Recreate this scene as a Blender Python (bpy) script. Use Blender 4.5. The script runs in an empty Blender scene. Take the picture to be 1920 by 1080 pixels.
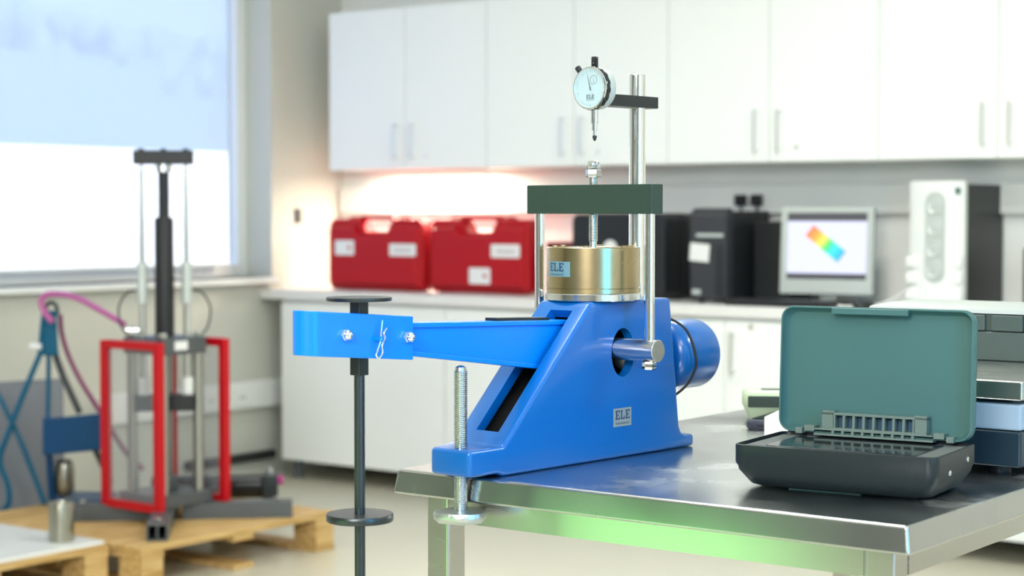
import bpy, bmesh, math, random
from mathutils import Vector, Matrix
random.seed(7)
S = bpy.context.scene
COL = S.collection
pi = math.pi

# ------------------------------------------------------------------ camera, sky, sun, lamps, exposure
FPX = 3400.0
YAW = math.radians(37.0)
PITCH = math.atan((540 - 397) / FPX)
CAM = Vector((0, 0, 1.27))
cd = bpy.data.cameras.new('camera')
cd.sensor_width = 36.0
cd.lens = FPX / 1920 * 36
cd.clip_start = 0.05
cd.clip_end = 200
cd.dof.use_dof = True
cd.dof.focus_distance = 2.62
cd.dof.aperture_fstop = 4.6
cam = bpy.data.objects.new('camera', cd)
cam.location = CAM
cam.rotation_euler = (pi / 2 - PITCH, 0, YAW)
COL.objects.link(cam)
S.camera = cam

RT = Vector((math.cos(YAW), math.sin(YAW), 0))          # to the right of the view, on the floor plan
FW = Vector((-math.sin(YAW), math.cos(YAW), 0))         # away from the camera, on the floor plan

S.view_settings.view_transform = 'Standard'
S.view_settings.look = 'None'
S.view_settings.gamma = 1.0
S.view_settings.use_curve_mapping = False
S.view_settings.exposure = 0.78

world = bpy.data.worlds.new('sky')
S.world = world
world.use_nodes = True
bg = world.node_tree.nodes['Background']
bg.inputs['Color'].default_value = (0.40, 0.58, 1.0, 1)
bg.inputs['Strength'].default_value = 1.0

def lamp(name, kind, loc, energy, color, size=None, aim=None):
    d = bpy.data.lights.new(name, kind)
    d.energy = energy
    d.color = color
    if kind == 'AREA':
        d.shape = 'RECTANGLE'
        d.size, d.size_y = size
    o = bpy.data.objects.new(name, d)
    o.location = loc
    if aim is not None:
        o.rotation_euler = (Vector(aim) - Vector(loc)).to_track_quat('-Z', 'Y').to_euler()
    COL.objects.link(o)
    return o

sun = lamp('sun', 'SUN', (0, 0, 10), 13.0, (1, .96, .9), aim=(-7.5, 2.0, 4.0))
sun.data.angle = math.radians(0.6)

def camspace(r, f, z):
    p = RT * r + FW * f
    return Vector((p.x, p.y, z))

# unseen fill lamp added behind the camera to brighten the back wall
lamp('added_fill_lamp', 'AREA', camspace(-1.3, -1.3, 2.35), 86, (1.0, 1.0, 0.97), (1.5, 0.9), (-4.0, 6.5, 1.3))
# a cyan strip lamp stands to the right of the photographer, a green one to the left of the bench
lamp('cyan_strip_lamp', 'AREA', camspace(1.45, 0.45, 1.45), 20, (0.0, 0.46, 1.0), (0.75, 1.7), camspace(0.1, 2.7, 1.25))
lamp('green_strip_lamp', 'AREA', (-1.90, 1.0, 0.60), 1.15, (0.30, 1.0, 0.28), (0.50, 0.68), (-1.70, 2.2, 0.64))

# ------------------------------------------------------------------ helpers
def tag(o, label=None, cat=None, group=None, kind=None):
    if label: o['label'] = label
    if cat: o['category'] = cat
    if group: o['group'] = group
    if kind: o['kind'] = kind
    return o

def empty(name, loc=(0, 0, 0), rz=0.0, label=None, cat=None, group=None):
    o = bpy.data.objects.new(name, None)
    o.location = loc
    o.rotation_euler = (0, 0, rz)
    o.empty_display_size = 0.05
    COL.objects.link(o)
    return tag(o, label, cat, group)

def mesh(name, shapes, mat, parent=None, bevel=0.0, seg=2, smooth=40, loc=None, rot=None):
    vs, fs = [], []
    for v, f in shapes:
        n = len(vs)
        vs += [tuple(p) for p in v]
        fs += [tuple(i + n for i in q) for q in f]
    me = bpy.data.meshes.new(name)
    me.from_pydata(vs, [], fs)
    bm = bmesh.new(); bm.from_mesh(me)
    bmesh.ops.recalc_face_normals(bm, faces=bm.faces[:])
    bm.to_mesh(me); bm.free()
    me.polygons.foreach_set('use_smooth', [True] * len(me.polygons))
    me.set_sharp_from_angle(angle=math.radians(smooth))
    o = bpy.data.objects.new(name, me)
    if mat: me.materials.append(mat)
    COL.objects.link(o)
    if parent: o.parent = parent
    if loc is not None: o.location = loc
    if rot is not None: o.rotation_euler = rot
    if bevel:
        m = o.modifiers.new('bevel', 'BEVEL')
        m.width = bevel; m.segments = seg; m.limit_method = 'ANGLE'; m.angle_limit = math.radians(40)
        m.harden_normals = True
    return o

def xf(shape, M):
    v, f = shape
    return [M @ Vector(p) for p in v], f

def box(x0, x1, y0, y1, z0, z1):
    v = [(x0,y0,z0),(x1,y0,z0),(x1,y1,z0),(x0,y1,z0),(x0,y0,z1),(x1,y0,z1),(x1,y1,z1),(x0,y1,z1)]
    return v, [(0,3,2,1),(4,5,6,7),(0,1,5,4),(1,2,6,5),(2,3,7,6),(3,0,4,7)]

def hexa(a, b):
    """solid between two quads (lists of four points)"""
    return list(a) + list(b), [(0,3,2,1),(4,5,6,7),(0,1,5,4),(1,2,6,5),(2,3,7,6),(3,0,4,7)]

def bar(p0, p1, w, h, up=(0,0,1)):
    p0, p1 = Vector(p0), Vector(p1)
    d = (p1 - p0).normalized()
    s = d.cross(Vector(up)).normalized()
    u = s.cross(d)
    q = lambda c: [c - s*w/2 - u*h/2, c + s*w/2 - u*h/2, c + s*w/2 + u*h/2, c - s*w/2 + u*h/2]
    return hexa(q(p0), q(p1))

def lathe(prof, n=32, M=None):
    """profile [(r, z)...] turned about z; r == 0 closes an end"""
    v, f, rings = [], [], []
    for r, z in prof:
        if r <= 1e-9:
            v.append((0, 0, z)); rings.append([len(v) - 1])
        else:
            k = len(v)
            v += [(r*math.cos(2*pi*i/n), r*math.sin(2*pi*i/n), z) for i in range(n)]
            rings.append(list(range(k, k + n)))
    for a, b in zip(rings, rings[1:]):
        for i in range(n):
            j = (i + 1) % n
            if len(a) == 1 and len(b) == 1: continue
            if len(a) == 1: f.append((a[0], b[j], b[i]))
            elif len(b) == 1: f.append((a[i], a[j], b[0]))
            else: f.append((a[i], a[j], b[j], b[i]))
    sh = (v, f)
    return xf(sh, M) if M else sh

def along(p0, p1):
    p0, p1 = Vector(p0), Vector(p1)
    return Matrix.Translation(p0) @ (p1 - p0).to_track_quat('Z', 'Y').to_matrix().to_4x4()

def cyl(p0, p1, r, n=32, r1=None, ch=0.0):
    L = (Vector(p1) - Vector(p0)).length
    r1 = r if r1 is None else r1
    pr = [(0,0),(r-ch,0),(r,ch),(r1,L-ch),(r1-ch,L),(0,L)] if ch else [(0,0),(r,0),(r1,L),(0,L)]
    return lathe(pr, n, along(p0, p1))

def thread(p0, p1, r, pitch=0.002, depth=0.0009, n=24, tip=0.0):
    L = (Vector(p1) - Vector(p0)).length
    pr = [(0, 0), (r - depth, 0)]
    z = 0.0
    while z + pitch <= L - tip + 1e-9:
        pr += [(r, z + pitch*0.35), (r, z + pitch*0.6), (r - depth, z + pitch)]
        z += pitch
    if tip:
        pr += [(r*0.75, L - tip*0.45), (r*0.4, L - tip*0.1)]
    pr += [(0, L)]
    return lathe(pr, n, along(p0, p1))

def hexnut(p0, p1, r):
    L = (Vector(p1) - Vector(p0)).length
    return lathe([(0,0),(r*0.93,0),(r,L*0.12),(r,L*0.88),(r*0.93,L),(0,L)], 6, along(p0, p1))

def spline(pts, k=6):
    P = [Vector(p) for p in pts]
    P = [P[0]*2 - P[1]] + P + [P[-1]*2 - P[-2]]
    out = []
    for i in range(1, len(P) - 2):
        a, b, c, d = P[i-1:i+3]
        for j in range(k):
            t = j / k
            out.append(0.5*((2*b) + (c-a)*t + (2*a-5*b+4*c-d)*t*t + (3*b-3*c+d-a)*t**3))
    out.append(P[-2])
    return out

def tube(pts, r, n=10, smooth=6):
    P = spline(pts, smooth) if smooth else [Vector(p) for p in pts]
    v, f = [], []
    nrm = None
    for i, p in enumerate(P):
        d = (P[min(i+1, len(P)-1)] - P[max(i-1, 0)]).normalized()
        if nrm is None:
            nrm = d.orthogonal().normalized()
        nrm = (nrm - d * nrm.dot(d)).normalized()
        b = d.cross(nrm)
        v += [p + (nrm*math.cos(2*pi*j/n) + b*math.sin(2*pi*j/n))*r for j in range(n)]
    for i in range(len(P) - 1):
        for j in range(n):
            k = (j + 1) % n
            f.append((i*n+j, i*n+k, (i+1)*n+k, (i+1)*n+j))
    f.append(tuple(range(n))[::-1]); f.append(tuple(range((len(P)-1)*n, len(P)*n)))
    return v, f

def prism(poly, a, b, axis='y'):
    """polygon of (u, v) extruded from a to b along axis"""
    mk = {'y': lambda u, v, w: (u, w, v), 'z': lambda u, v, w: (u, v, w), 'x': lambda u, v, w: (w, u, v)}[axis]
    n = len(poly)
    vs = [mk(u, v, a) for u, v in poly] + [mk(u, v, b) for u, v in poly]
    fs = [tuple(range(n)), tuple(range(n, 2*n))[::-1]]
    fs += [(i, (i+1) % n, n + (i+1) % n, n + i) for i in range(n)]
    return vs, fs

def rrect(w, h, r, n=5, cx=0, cy=0):
    out = []
    for qx, qy, a0 in ((1,1,0),(-1,1,90),(-1,-1,180),(1,-1,270)):
        for i in range(n + 1):
            a = math.radians(a0 + 90*i/n)
            out.append((cx + qx*(w/2 - r) + r*math.cos(a), cy + qy*(h/2 - r) + r*math.sin(a)))
    return out

def loft(rings, cap0=True, cap1=True):
    n = len(rings[0])
    v = [p for r in rings for p in r]
    f = []
    for k in range(len(rings) - 1):
        for i in range(n):
            j = (i + 1) % n
            f.append((k*n+i, k*n+j, (k+1)*n+j, (k+1)*n+i))
    if cap0: f.append(tuple(range(n))[::-1])
    if cap1: f.append(tuple(range((len(rings)-1)*n, len(rings)*n)))
    return v, f

def text_shape(body, size, M):
    c = bpy.data.curves.new('lettering', 'FONT')
    c.body = body; c.size = size; c.align_x = 'CENTER'; c.align_y = 'CENTER'; c.resolution_u = 2
    o = bpy.data.objects.new('lettering', c)
    me = bpy.data.meshes.new_from_object(o)
    v = [M @ x.co for x in me.vertices]
    f = [tuple(p.vertices) for p in me.polygons]
    bpy.data.objects.remove(o); bpy.data.curves.remove(c); bpy.data.meshes.remove(me)
    return v, f

# ------------------------------------------------------------------ materials
def mat(name, color, rough=0.5, metal=0.0, bump=0.0, scale=40.0, var=0.0, coat=0.0, emit=None, estr=0.0,
        trans=0.0, ior=1.45, rvar=0.0, stretch=(1,1,1), spec=0.5):
    m = bpy.data.materials.new(name)
    m.use_nodes = True
    nt = m.node_tree; N = nt.nodes; L = nt.links
    b = N['Principled BSDF']
    b.inputs['Base Color'].default_value = (*color, 1)
    b.inputs['Roughness'].default_value = rough
    b.inputs['Metallic'].default_value = metal
    b.inputs['Coat Weight'].default_value = coat
    b.inputs['Coat Roughness'].default_value = 0.16
    b.inputs['Transmission Weight'].default_value = trans
    b.inputs['IOR'].default_value = ior
    b.inputs['Specular IOR Level'].default_value = spec
    if emit:
        b.inputs['Emission Color'].default_value = (*emit, 1)
        b.inputs['Emission Strength'].default_value = estr
    if bump or var or rvar:
        tc = N.new('ShaderNodeTexCoord')
        mp = N.new('ShaderNodeMapping'); mp.inputs['Scale'].default_value = stretch
        L.new(tc.outputs['Object'], mp.inputs['Vector'])
        nz = N.new('ShaderNodeTexNoise'); nz.inputs['Scale'].default_value = scale
        nz.inputs['Detail'].default_value = 4
        L.new(mp.outputs['Vector'], nz.inputs['Vector'])
        if bump:
            bp = N.new('ShaderNodeBump'); bp.inputs['Strength'].default_value = bump
            bp.inputs['Distance'].default_value = 0.002
            L.new(nz.outputs['Fac'], bp.inputs['Height']); L.new(bp.outputs['Normal'], b.inputs['Normal'])
        if var:
            mx = N.new('ShaderNodeMix'); mx.data_type = 'RGBA'
            mx.inputs['A'].default_value = (*[c*(1-var) for c in color], 1)
            mx.inputs['B'].default_value = (*[min(1, c*(1+var)) for c in color], 1)
            L.new(nz.outputs['Fac'], mx.inputs['Factor']); L.new(mx.outputs['Result'], b.inputs['Base Color'])
        if rvar:
            mr = N.new('ShaderNodeMapRange')
            mr.inputs['To Min'].default_value = max(0.02, rough - rvar); mr.inputs['To Max'].default_value = rough + rvar
            L.new(nz.outputs['Fac'], mr.inputs['Value']); L.new(mr.outputs['Result'], b.inputs['Roughness'])
    return m

M_walll = mat('shaded_wall_paint', (.60, .60, .53), .7, bump=.05, scale=120)  # wall colour darkened to hold the window wall's backlit shade
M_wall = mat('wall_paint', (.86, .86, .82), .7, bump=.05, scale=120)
M_ceil = mat('ceiling_paint', (.86, .86, .84), .8, bump=.05, scale=60)
M_floor = mat('vinyl_floor', (.62, .58, .46), .28, var=.03, scale=90)
M_cab = mat('cabinet_laminate', (.91, .92, .90), .32, bump=.02, scale=60)
M_carc = mat('cabinet_side', (.80, .81, .80), .4, bump=.02, scale=60)
M_steelh = mat('handle_steel', (.80, .80, .77), .36, 1.0, rvar=.05, scale=80)
M_counter = mat('worktop', (.80, .78, .76), .3, var=.06, scale=150)
M_dark = mat('recess_shade', (.03, .03, .03), .7, bump=.1)  # near-black colour standing for the shade inside recesses
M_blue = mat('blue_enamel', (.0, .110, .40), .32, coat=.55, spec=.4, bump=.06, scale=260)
M_blue2 = mat('cyan_lit_enamel', (.0, .20, .80), .34, coat=.3, spec=.4, bump=.03, scale=260)  # enamel brightened: the cyan lamp's light on lever and strap, in the colour
M_chrome = mat('chrome', (.86, .86, .87), .07, 1.0, rvar=.03, scale=30)
M_steel = mat('turned_steel', (.66, .65, .62), .24, 1.0, rvar=.06, scale=200)
M_zinc = mat('zinc_thread', (.60, .62, .62), .26, 1.0, rvar=.06, scale=90)
M_cast = mat('cast_zinc', (.55, .58, .57), .38, 1.0, bump=.5, scale=90, rvar=.1)
M_brass = mat('bronze', (.44, .35, .20), .27, 1.0, var=.08, scale=14, rvar=.02, stretch=(1, 1, 3))
M_alu = mat('polished_ring', (.74, .75, .75), .16, 1.0, rvar=.03, scale=20)
M_black = mat('black_oxide', (.060, .068, .072), .34, .85, bump=.06, scale=220)
M_yoke = mat('green_lit_crackle', (.026, .052, .038), .5, 0.1, bump=.25, scale=300)  # black paint tinted green: the green lamp's light put into the colour
M_rubber = mat('black_rubber', (.012, .012, .013), .5, bump=.05)
M_ss = mat('stainless_sheet', (.55, .55, .52), .26, 1.0, rvar=.04, scale=5, stretch=(1, 16, 16), var=.02)
M_pastic = mat('black_plastic', (.014, .016, .018), .42, bump=.08, scale=300)
M_gloss = mat('gloss_black', (.012, .014, .015), .10, spec=.6, bump=.0, rvar=.02)
M_red = mat('red_plastic', (.44, .006, .012), .42, spec=.3, bump=.04, scale=200)
M_redpaint = mat('red_paint', (.52, .004, .010), .34, spec=.3, bump=.03, scale=200)
M_maroon = mat('maroon_card', (.16, .02, .03), .6, bump=.05)
M_white = mat('white_plastic', (.82, .83, .80), .4, bump=.02, scale=200)
M_sticker = mat('white_sticker', (.82, .82, .80), .5, var=.03, scale=300)
M_silver = mat('silver_plastic', (.56, .60, .58), .35, .25, bump=.02, scale=200)
M_grey = mat('dark_grey_metal', (.10, .11, .115), .42, .3, bump=.05, scale=120)
M_cream = mat('cream_plastic', (.50, .60, .41), .4, bump=.05, scale=200)
M_lcd = mat('lcd_window', (.05, .07, .06), .25, var=.1)
M_labelblue = mat('label_foil', (.30, .36, .37), .35, .3, var=.04, scale=200)
M_ink = mat('label_ink', (.015, .045, .12), .5, var=.1)
M_greyink = mat('dark_print', (.03, .05, .06), .5, var=.1)
M_teal = None
M_wood = None

def wood(name, c1, c2):
    m = mat(name, c1, .6)
    nt = m.node_tree; N = nt.nodes; L = nt.links
    tc = N.new('ShaderNodeTexCoord'); mp = N.new('ShaderNodeMapping')
    mp.inputs['Scale'].default_value = (30, 2.5, 30)
    nz = N.new('ShaderNodeTexNoise'); nz.inputs['Scale'].default_value = 2.0; nz.inputs['Detail'].default_value = 5
    cr = N.new('ShaderNodeValToRGB')
    cr.color_ramp.elements[0].color = (*c1, 1); cr.color_ramp.elements[1].color = (*c2, 1)
    cr.color_ramp.elements[0].position = .35; cr.color_ramp.elements[1].position = .68
    L.new(tc.outputs['Object'], mp.inputs['Vector']); L.new(mp.outputs['Vector'], nz.inputs['Vector'])
    L.new(nz.outputs['Fac'], cr.inputs['Fac']); L.new(cr.outputs['Color'], N['Principled BSDF'].inputs['Base Color'])
    bp = N.new('ShaderNodeBump'); bp.inputs['Strength'].default_value = .3; bp.inputs['Distance'].default_value = .002
    L.new(nz.outputs['Fac'], bp.inputs['Height']); L.new(bp.outputs['Normal'], N['Principled BSDF'].inputs['Normal'])
    return m
M_wood = wood('pallet_pine', (.46, .27, .08), (.70, .48, .21))

def sheer(name, tint, glow, clear):
    """see-through material: transmits part of the view and scatters the rest"""
    m = bpy.data.materials.new(name); m.use_nodes = True
    nt = m.node_tree; N = nt.nodes; L = nt.links
    N.remove(N['Principled BSDF'])
    out = N['Material Output']
    tr = N.new('ShaderNodeBsdfTransparent'); tr.inputs['Color'].default_value = (*tint, 1)
    tl = N.new('ShaderNodeBsdfTranslucent'); tl.inputs['Color'].default_value = (*glow, 1)
    df = N.new('ShaderNodeBsdfDiffuse'); df.inputs['Color'].default_value = (*glow, 1)
    m1 = N.new('ShaderNodeMixShader'); m1.inputs[0].default_value = .3
    L.new(tl.outputs[0], m1.inputs[1]); L.new(df.outputs[0], m1.inputs[2])
    m2 = N.new('ShaderNodeMixShader'); m2.inputs[0].default_value = 1 - clear
    nz = N.new('ShaderNodeTexNoise'); nz.inputs['Scale'].default_value = 400
    mr = N.new('ShaderNodeMapRange'); mr.inputs['To Min'].default_value = 1 - clear - .03; mr.inputs['To Max'].default_value = 1 - clear + .03
    L.new(nz.outputs['Fac'], mr.inputs['Value']); L.new(mr.outputs['Result'], m2.inputs[0])
    L.new(tr.outputs[0], m2.inputs[1]); L.new(m1.outputs[0], m2.inputs[2])
    L.new(m2.outputs[0], out.inputs['Surface'])
    return m
M_blind = sheer('sheer_blind', (1, 1, 1), (.80, .88, .98), .45)

def clearsheet(name, tint, clear, rough=.15):
    m = bpy.data.materials.new(name); m.use_nodes = True
    nt = m.node_tree; N = nt.nodes; L = nt.links
    b = N['Principled BSDF']; b.inputs['Base Color'].default_value = (*tint, 1); b.inputs['Roughness'].default_value = rough
    tr = N.new('ShaderNodeBsdfTransparent')
    mx = N.new('ShaderNodeMixShader'); mx.inputs[0].default_value = 1 - clear
    L.new(tr.outputs[0], mx.inputs[1]); L.new(b.outputs[0], mx.inputs[2])
    L.new(mx.outputs[0], N['Material Output'].inputs['Surface'])
    return m
M_acryl = clearsheet('acrylic_guard', (.38, .39, .43), .80)
M_poly = clearsheet('grey_polycarbonate', (.27, .29, .34), .25, .25)
M_pane = clearsheet('window_glass', (.8, .85, .9), .95, .02)

def smoky(name, c):
    m = bpy.data.materials.new(name); m.use_nodes = True
    nt = m.node_tree; N = nt.nodes; L = nt.links
    b = N['Principled BSDF']; b.inputs['Base Color'].default_value = (*c, 1); b.inputs['Roughness'].default_value = .3
    nz = N.new('ShaderNodeTexNoise'); nz.inputs['Scale'].default_value = 60
    bp = N.new('ShaderNodeBump'); bp.inputs['Strength'].default_value = .03; bp.inputs['Distance'].default_value = .001
    L.new(nz.outputs['Fac'], bp.inputs['Height']); L.new(bp.outputs['Normal'], b.inputs['Normal'])
    tl = N.new('ShaderNodeBsdfTranslucent'); tl.inputs['Color'].default_value = (*c, 1)
    mx = N.new('ShaderNodeMixShader'); mx.inputs[0].default_value = .45
    L.new(b.outputs[0], mx.inputs[1]); L.new(tl.outputs[0], mx.inputs[2])
    L.new(mx.outputs[0], N['Material Output'].inputs['Surface'])
    return m
M_teal = smoky('smoky_teal_plastic', (.105, .235, .225))

# stainless bench top with dried smears
def bench_top():
    m = mat('stainless_top', (.50, .51, .50), .12, 1.0)
    nt = m.node_tree; N = nt.nodes; L = nt.links; b = N['Principled BSDF']
    tc = N.new('ShaderNodeTexCoord')
    n1 = N.new('ShaderNodeTexNoise'); n1.inputs['Scale'].default_value = 5; n1.inputs['Detail'].default_value = 6
    n2 = N.new('ShaderNodeTexNoise'); n2.inputs['Scale'].default_value = 45; n2.inputs['Detail'].default_value = 5
    for n in (n1, n2): L.new(tc.outputs['Object'], n.inputs['Vector'])
    mr = N.new('ShaderNodeMapRange'); mr.inputs['From Min'].default_value = .3; mr.inputs['From Max'].default_value = .7
    mr.inputs['To Min'].default_value = .16; mr.inputs['To Max'].default_value = .32
    L.new(n1.outputs['Fac'], mr.inputs['Value'])
    mu = N.new('ShaderNodeMath'); mu.operation = 'MULTIPLY'
    cr = N.new('ShaderNodeValToRGB')
    cr.color_ramp.elements[0].position = .58; cr.color_ramp.elements[1].position = .66
    L.new(n1.outputs['Fac'], cr.inputs['Fac'])
    cr2 = N.new('ShaderNodeValToRGB')
    cr2.color_ramp.elements[1].color = (.30, .30, .30, 1); cr2.color_ramp.elements[0].position = .42; cr2.color_ramp.elements[1].position = .62
    L.new(n2.outputs['Fac'], cr2.inputs['Fac'])
    ge = N.new('ShaderNodeNewGeometry'); sz = N.new('ShaderNodeSeparateXYZ'); L.new(ge.outputs['Normal'], sz.inputs[0])
    up = N.new('ShaderNodeMath'); up.operation = 'GREATER_THAN'; up.inputs[1].default_value = .9; L.new(sz.outputs['Z'], up.inputs[0])
    mz = N.new('ShaderNodeMath'); mz.operation = 'MULTIPLY'; L.new(cr.outputs['Color'], mz.inputs[0]); L.new(up.outputs[0], mz.inputs[1])
    L.new(mz.outputs[0], mu.inputs[0]); L.new(cr2.outputs['Color'], mu.inputs[1])
    mx = N.new('ShaderNodeMix'); mx.data_type = 'RGBA'
    mx.inputs['A'].default_value = (.50, .51, .50, 1); mx.inputs['B'].default_value = (.33, .31, .24, 1)
    L.new(mu.outputs[0], mx.inputs['Factor']); L.new(mx.outputs['Result'], b.inputs['Base Color'])
    inv = N.new('ShaderNodeMath'); inv.operation = 'MULTIPLY_ADD'; inv.inputs[1].default_value = -.9; inv.inputs[2].default_value = 1
    L.new(mu.outputs[0], inv.inputs[0]); L.new(inv.outputs[0], b.inputs['Metallic'])
    ad = N.new('ShaderNodeMath'); ad.operation = 'MULTIPLY_ADD'; ad.inputs[1].default_value = .4
    L.new(mu.outputs[0], ad.inputs[0]); L.new(mr.outputs['Result'], ad.inputs[2]); L.new(ad.outputs[0], b.inputs['Roughness'])
    return m
M_top = bench_top()

# ------------------------------------------------------------------ the room
XL, XR, YF, YB, ZC = -6.2, 2.6, -2.6, 6.8, 2.85
def struct(name, shapes, m, **k):
    return tag(mesh(name, shapes, m, **k), kind='structure')
struct('floor', [box(XL-.3, XR+.15, YF-.15, YB+.15, -.1, 0)], M_floor)
struct('ceiling', [box(XL-.3, XR+.15, YF-.15, YB+.15, ZC, ZC+.1)], M_ceil)
struct('wall_back', [box(XL-.3, XR+.15, YB, YB+.15, 0, ZC)], M_wall)
M_wallg = mat('grey_wall_paint', (.28, .29, .28), .7, bump=.05, scale=120)
struct('wall_right', [box(XR, XR+.15, YF, YB, 0, ZC)], M_wall)
struct('wall_front', [box(XL-.3, XR+.15, YF-.15, YF, 0, ZC)], M_wallg)
WY0, WY1, WZ0, WZ1 = 3.0, 6.30, .955, 2.62
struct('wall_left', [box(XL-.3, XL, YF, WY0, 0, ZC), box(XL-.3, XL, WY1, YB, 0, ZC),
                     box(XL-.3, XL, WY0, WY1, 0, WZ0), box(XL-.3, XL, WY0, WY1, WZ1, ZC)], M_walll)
w1 = empty('window_1', (XL-.2, WY0, WZ0)); tag(w1, kind='structure')
def wbox(*a):
    x0,x1,y0,y1,z0,z1 = a
    return box(x0-XL+.2, x1-XL+.2, y0-WY0, y1-WY0, z0-WZ0, z1-WZ0)
fx0, fx1 = XL-.22, XL-.17
mesh('window_frame', [wbox(fx0, fx1, WY0, WY0+.06, WZ0, WZ1), wbox(fx0, fx1, WY1-.06, WY1, WZ0, WZ1),
                      wbox(fx0, fx1, WY0+.06, WY1-.06, WZ0, WZ0+.06), wbox(fx0, fx1, WY0+.06, WY1-.06, WZ1-.06, WZ1)], M_white, w1, bevel=.004)
mesh('pane', [wbox(XL-.2, XL-.194, WY0+.06, WY1-.06, WZ0+.06, WZ1-.06)], M_pane, w1)
mesh('window_sill', [wbox(XL-.17, XL+.06, WY0-.04, WY1-.002, WZ0-.028, WZ0)], M_white, w1, bevel=.006)
bl = empty('roller_blind', (XL-.11, 4.6, WZ1-.05), 0, 'sheer white roller blind pulled down over the window', 'blind')
mesh('fabric', [box(-.001, .001, -1.55, 1.52, -1.545, 0)], M_blind, bl)
mesh('bottom_bar', [box(-.008, .008, -1.55, 1.52, -1.560, -1.545)], M_white, bl, bevel=.004)
mesh('roller_tube', [cyl((0, -1.56, 0), (0, 1.53, 0), .022, 20)], M_white, bl)
# dado trunking, its sockets, dark service pipe on the left wall
struct('trim_1', [box(XL+.02, -1.9, YB-.045, YB, 1.262, 1.385)], M_white, bevel=.006)
struct('trim_2', [box(XL, XL+.04, 5.2, YB-.02, .335, .465)], M_white, bevel=.006)
struct('baseboard_left', [cyl((XL+.04, 5.7, .105), (XL+.04, 6.26, .105), .022, 14)], M_rubber)

# ------------------------------------------------------------------ ceiling lights (real panels, above the frame)
k = 0
for lx, ly, e in ((-4.9, 4.9, 4), (-2.6, 4.6, 23), (-4.6, 2.2, 12), (-2.0, 2.2, 20), (.4, 3.6, 24), (.2, .3, 18)):
    names = ['nearest the window and back cabinets', 'over the floor before the computers', 'over the pallets by the window',
             'over the steel bench', 'towards the right wall', 'over the camera']
    t = empty('ceiling_light', (lx, ly, ZC), 0, 'square white ceiling light panel ' + names[k], 'ceiling light', 'ceiling light panels')
    mesh('light_frame', [box(-.32,.32,-.32,-.30,-.03,0), box(-.32,.32,.30,.32,-.03,0), box(-.32,-.30,-.30,.30,-.03,0), box(.30,.32,-.30,.30,-.03,0)], M_white, t)
    mesh('back_plate', [box(-.30,.30,-.30,.30,-.008,0)], M_white, t)
    d = bpy.data.lights.new('panel_lamp', 'AREA'); d.shape = 'SQUARE'; d.size = .59; d.energy = e; d.color = (.96, 1, .95)
    lo = bpy.data.objects.new('panel_lamp', d); lo.parent = t; lo.location = (0, 0, -.02); COL.objects.link(lo)
    k += 1

# ------------------------------------------------------------------ outside the window
tag(mesh('exterior_ground', [box(-60, XL-.35, -20, 50, -.5, -.3)], mat('tarmac', (.30, .30, .30), .9, bump=.3, scale=20)), kind='structure')
M_render = mat('white_render', (.85, .84, .80), .8, bump=.2, scale=12)
ow = empty('exterior_store', (-14.5, 12.5, -.3), 0, 'low white flat-roofed store outside the window', 'building')
mesh('outer_wall', [box(-3, 0, -6.15, 6, 0, 2.15)], M_render, ow, bevel=.03)
mesh('roof_slab', [box(-3.0, .0, -6.15, 6.0, 2.15, 2.22)], M_render, ow, bevel=.02)
M_leaf = mat('hedge_leaves', (.05, .09, .08), .8, bump=.8, scale=6, var=.3)
hv = []
for i in range(260):
    cx, cy, r = -29 + random.uniform(-.6, .6), 19.5 + i*.046 + random.uniform(-.1, .1), random.uniform(.10, .34)
    hh = 5.05 - .05*(cy-22) + .12*math.sin(i*.21) + .10*math.sin(i*.57+1) + random.uniform(-.45, .22)
    M = Matrix.Translation((cx, cy, hh - r)) @ Matrix.Diagonal((1, 1, 1.5, 1))
    hv.append(lathe([(0,-r), (r*.6,-r*.8), (r*.95,-r*.3), (r,.1*r), (r*.8,.6*r), (r*.45,r*.9), (0,r)], 7, M))
hv.append(box(-30, -28.4, 8, 40, -.3, 4.35))
tag(mesh('exterior_hedge', hv, M_leaf), 'tall dark hedge of trees beyond the white store', 'hedge')

# ------------------------------------------------------------------ fitted cabinets and worktop
def handle(parent, x, z0, z1, y):
    mesh('handle', [box(x-.007, x+.007, y-.034, y-.026, z0, z1), box(x-.006, x+.006, y-.03, y, z0+.004, z0+.016),
                    box(x-.006, x+.006, y-.03, y, z1-.016, z1-.004)], M_steelh, parent, bevel=.002)
UY, UZ0, UZ1, UP = 6.48, 1.468, 2.222, .961
ulab = ['white wall cabinet at the window end, above the left red case', 'white wall cabinet directly behind the dial gauge',
        'white wall cabinet above the black tower and monitor', 'white wall cabinet at the far right, above the white computer']
for i in range(4):
    x0 = -5.988 + UP*i
    t = empty('wall_cabinet', (x0, UY, UZ0), 0, ulab[i], 'cabinet', 'white wall cabinets')
    mesh('carcass', [box(.001, UP-.001, .02, YB-UY, 0, UZ1-UZ0)], M_carc, t)
    for k, (a, b) in enumerate(((.002, UP/2-.002), (UP/2+.002, UP-.002))):
        d = mesh('door', [box(a, b, 0, .019, .003, UZ1-UZ0)], M_cab, t, bevel=.0015)
        hx = UP/2 + (-.052 if k == 0 else .052)
        handle(d, hx, .045, .215, 0)
        if k == 1:
            mesh('lock', [cyl((hx+.075, .001, .06), (hx+.075, -.005, .06), .009, 14)], M_steelh, d)
CT = .9
tag(mesh('worktop', [box(XL+.002, -1.9, 6.2, YB-.002, CT-.045, CT)], M_counter, bevel=.004), 'long pale grey worktop running along the back wall', 'worktop')
lc = [(-6.063, -5.063, 1, 'plain white base cabinet beside the window wall'), (-5.060, -4.113, 1, 'plain white base cabinet behind the blue press'),
      (-4.110, -3.160, 2, 'white two-door base cabinet with handles behind the blue drum'), (-3.157, -2.20, 2, 'white two-door base cabinet behind the grey case and balance')]
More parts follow.
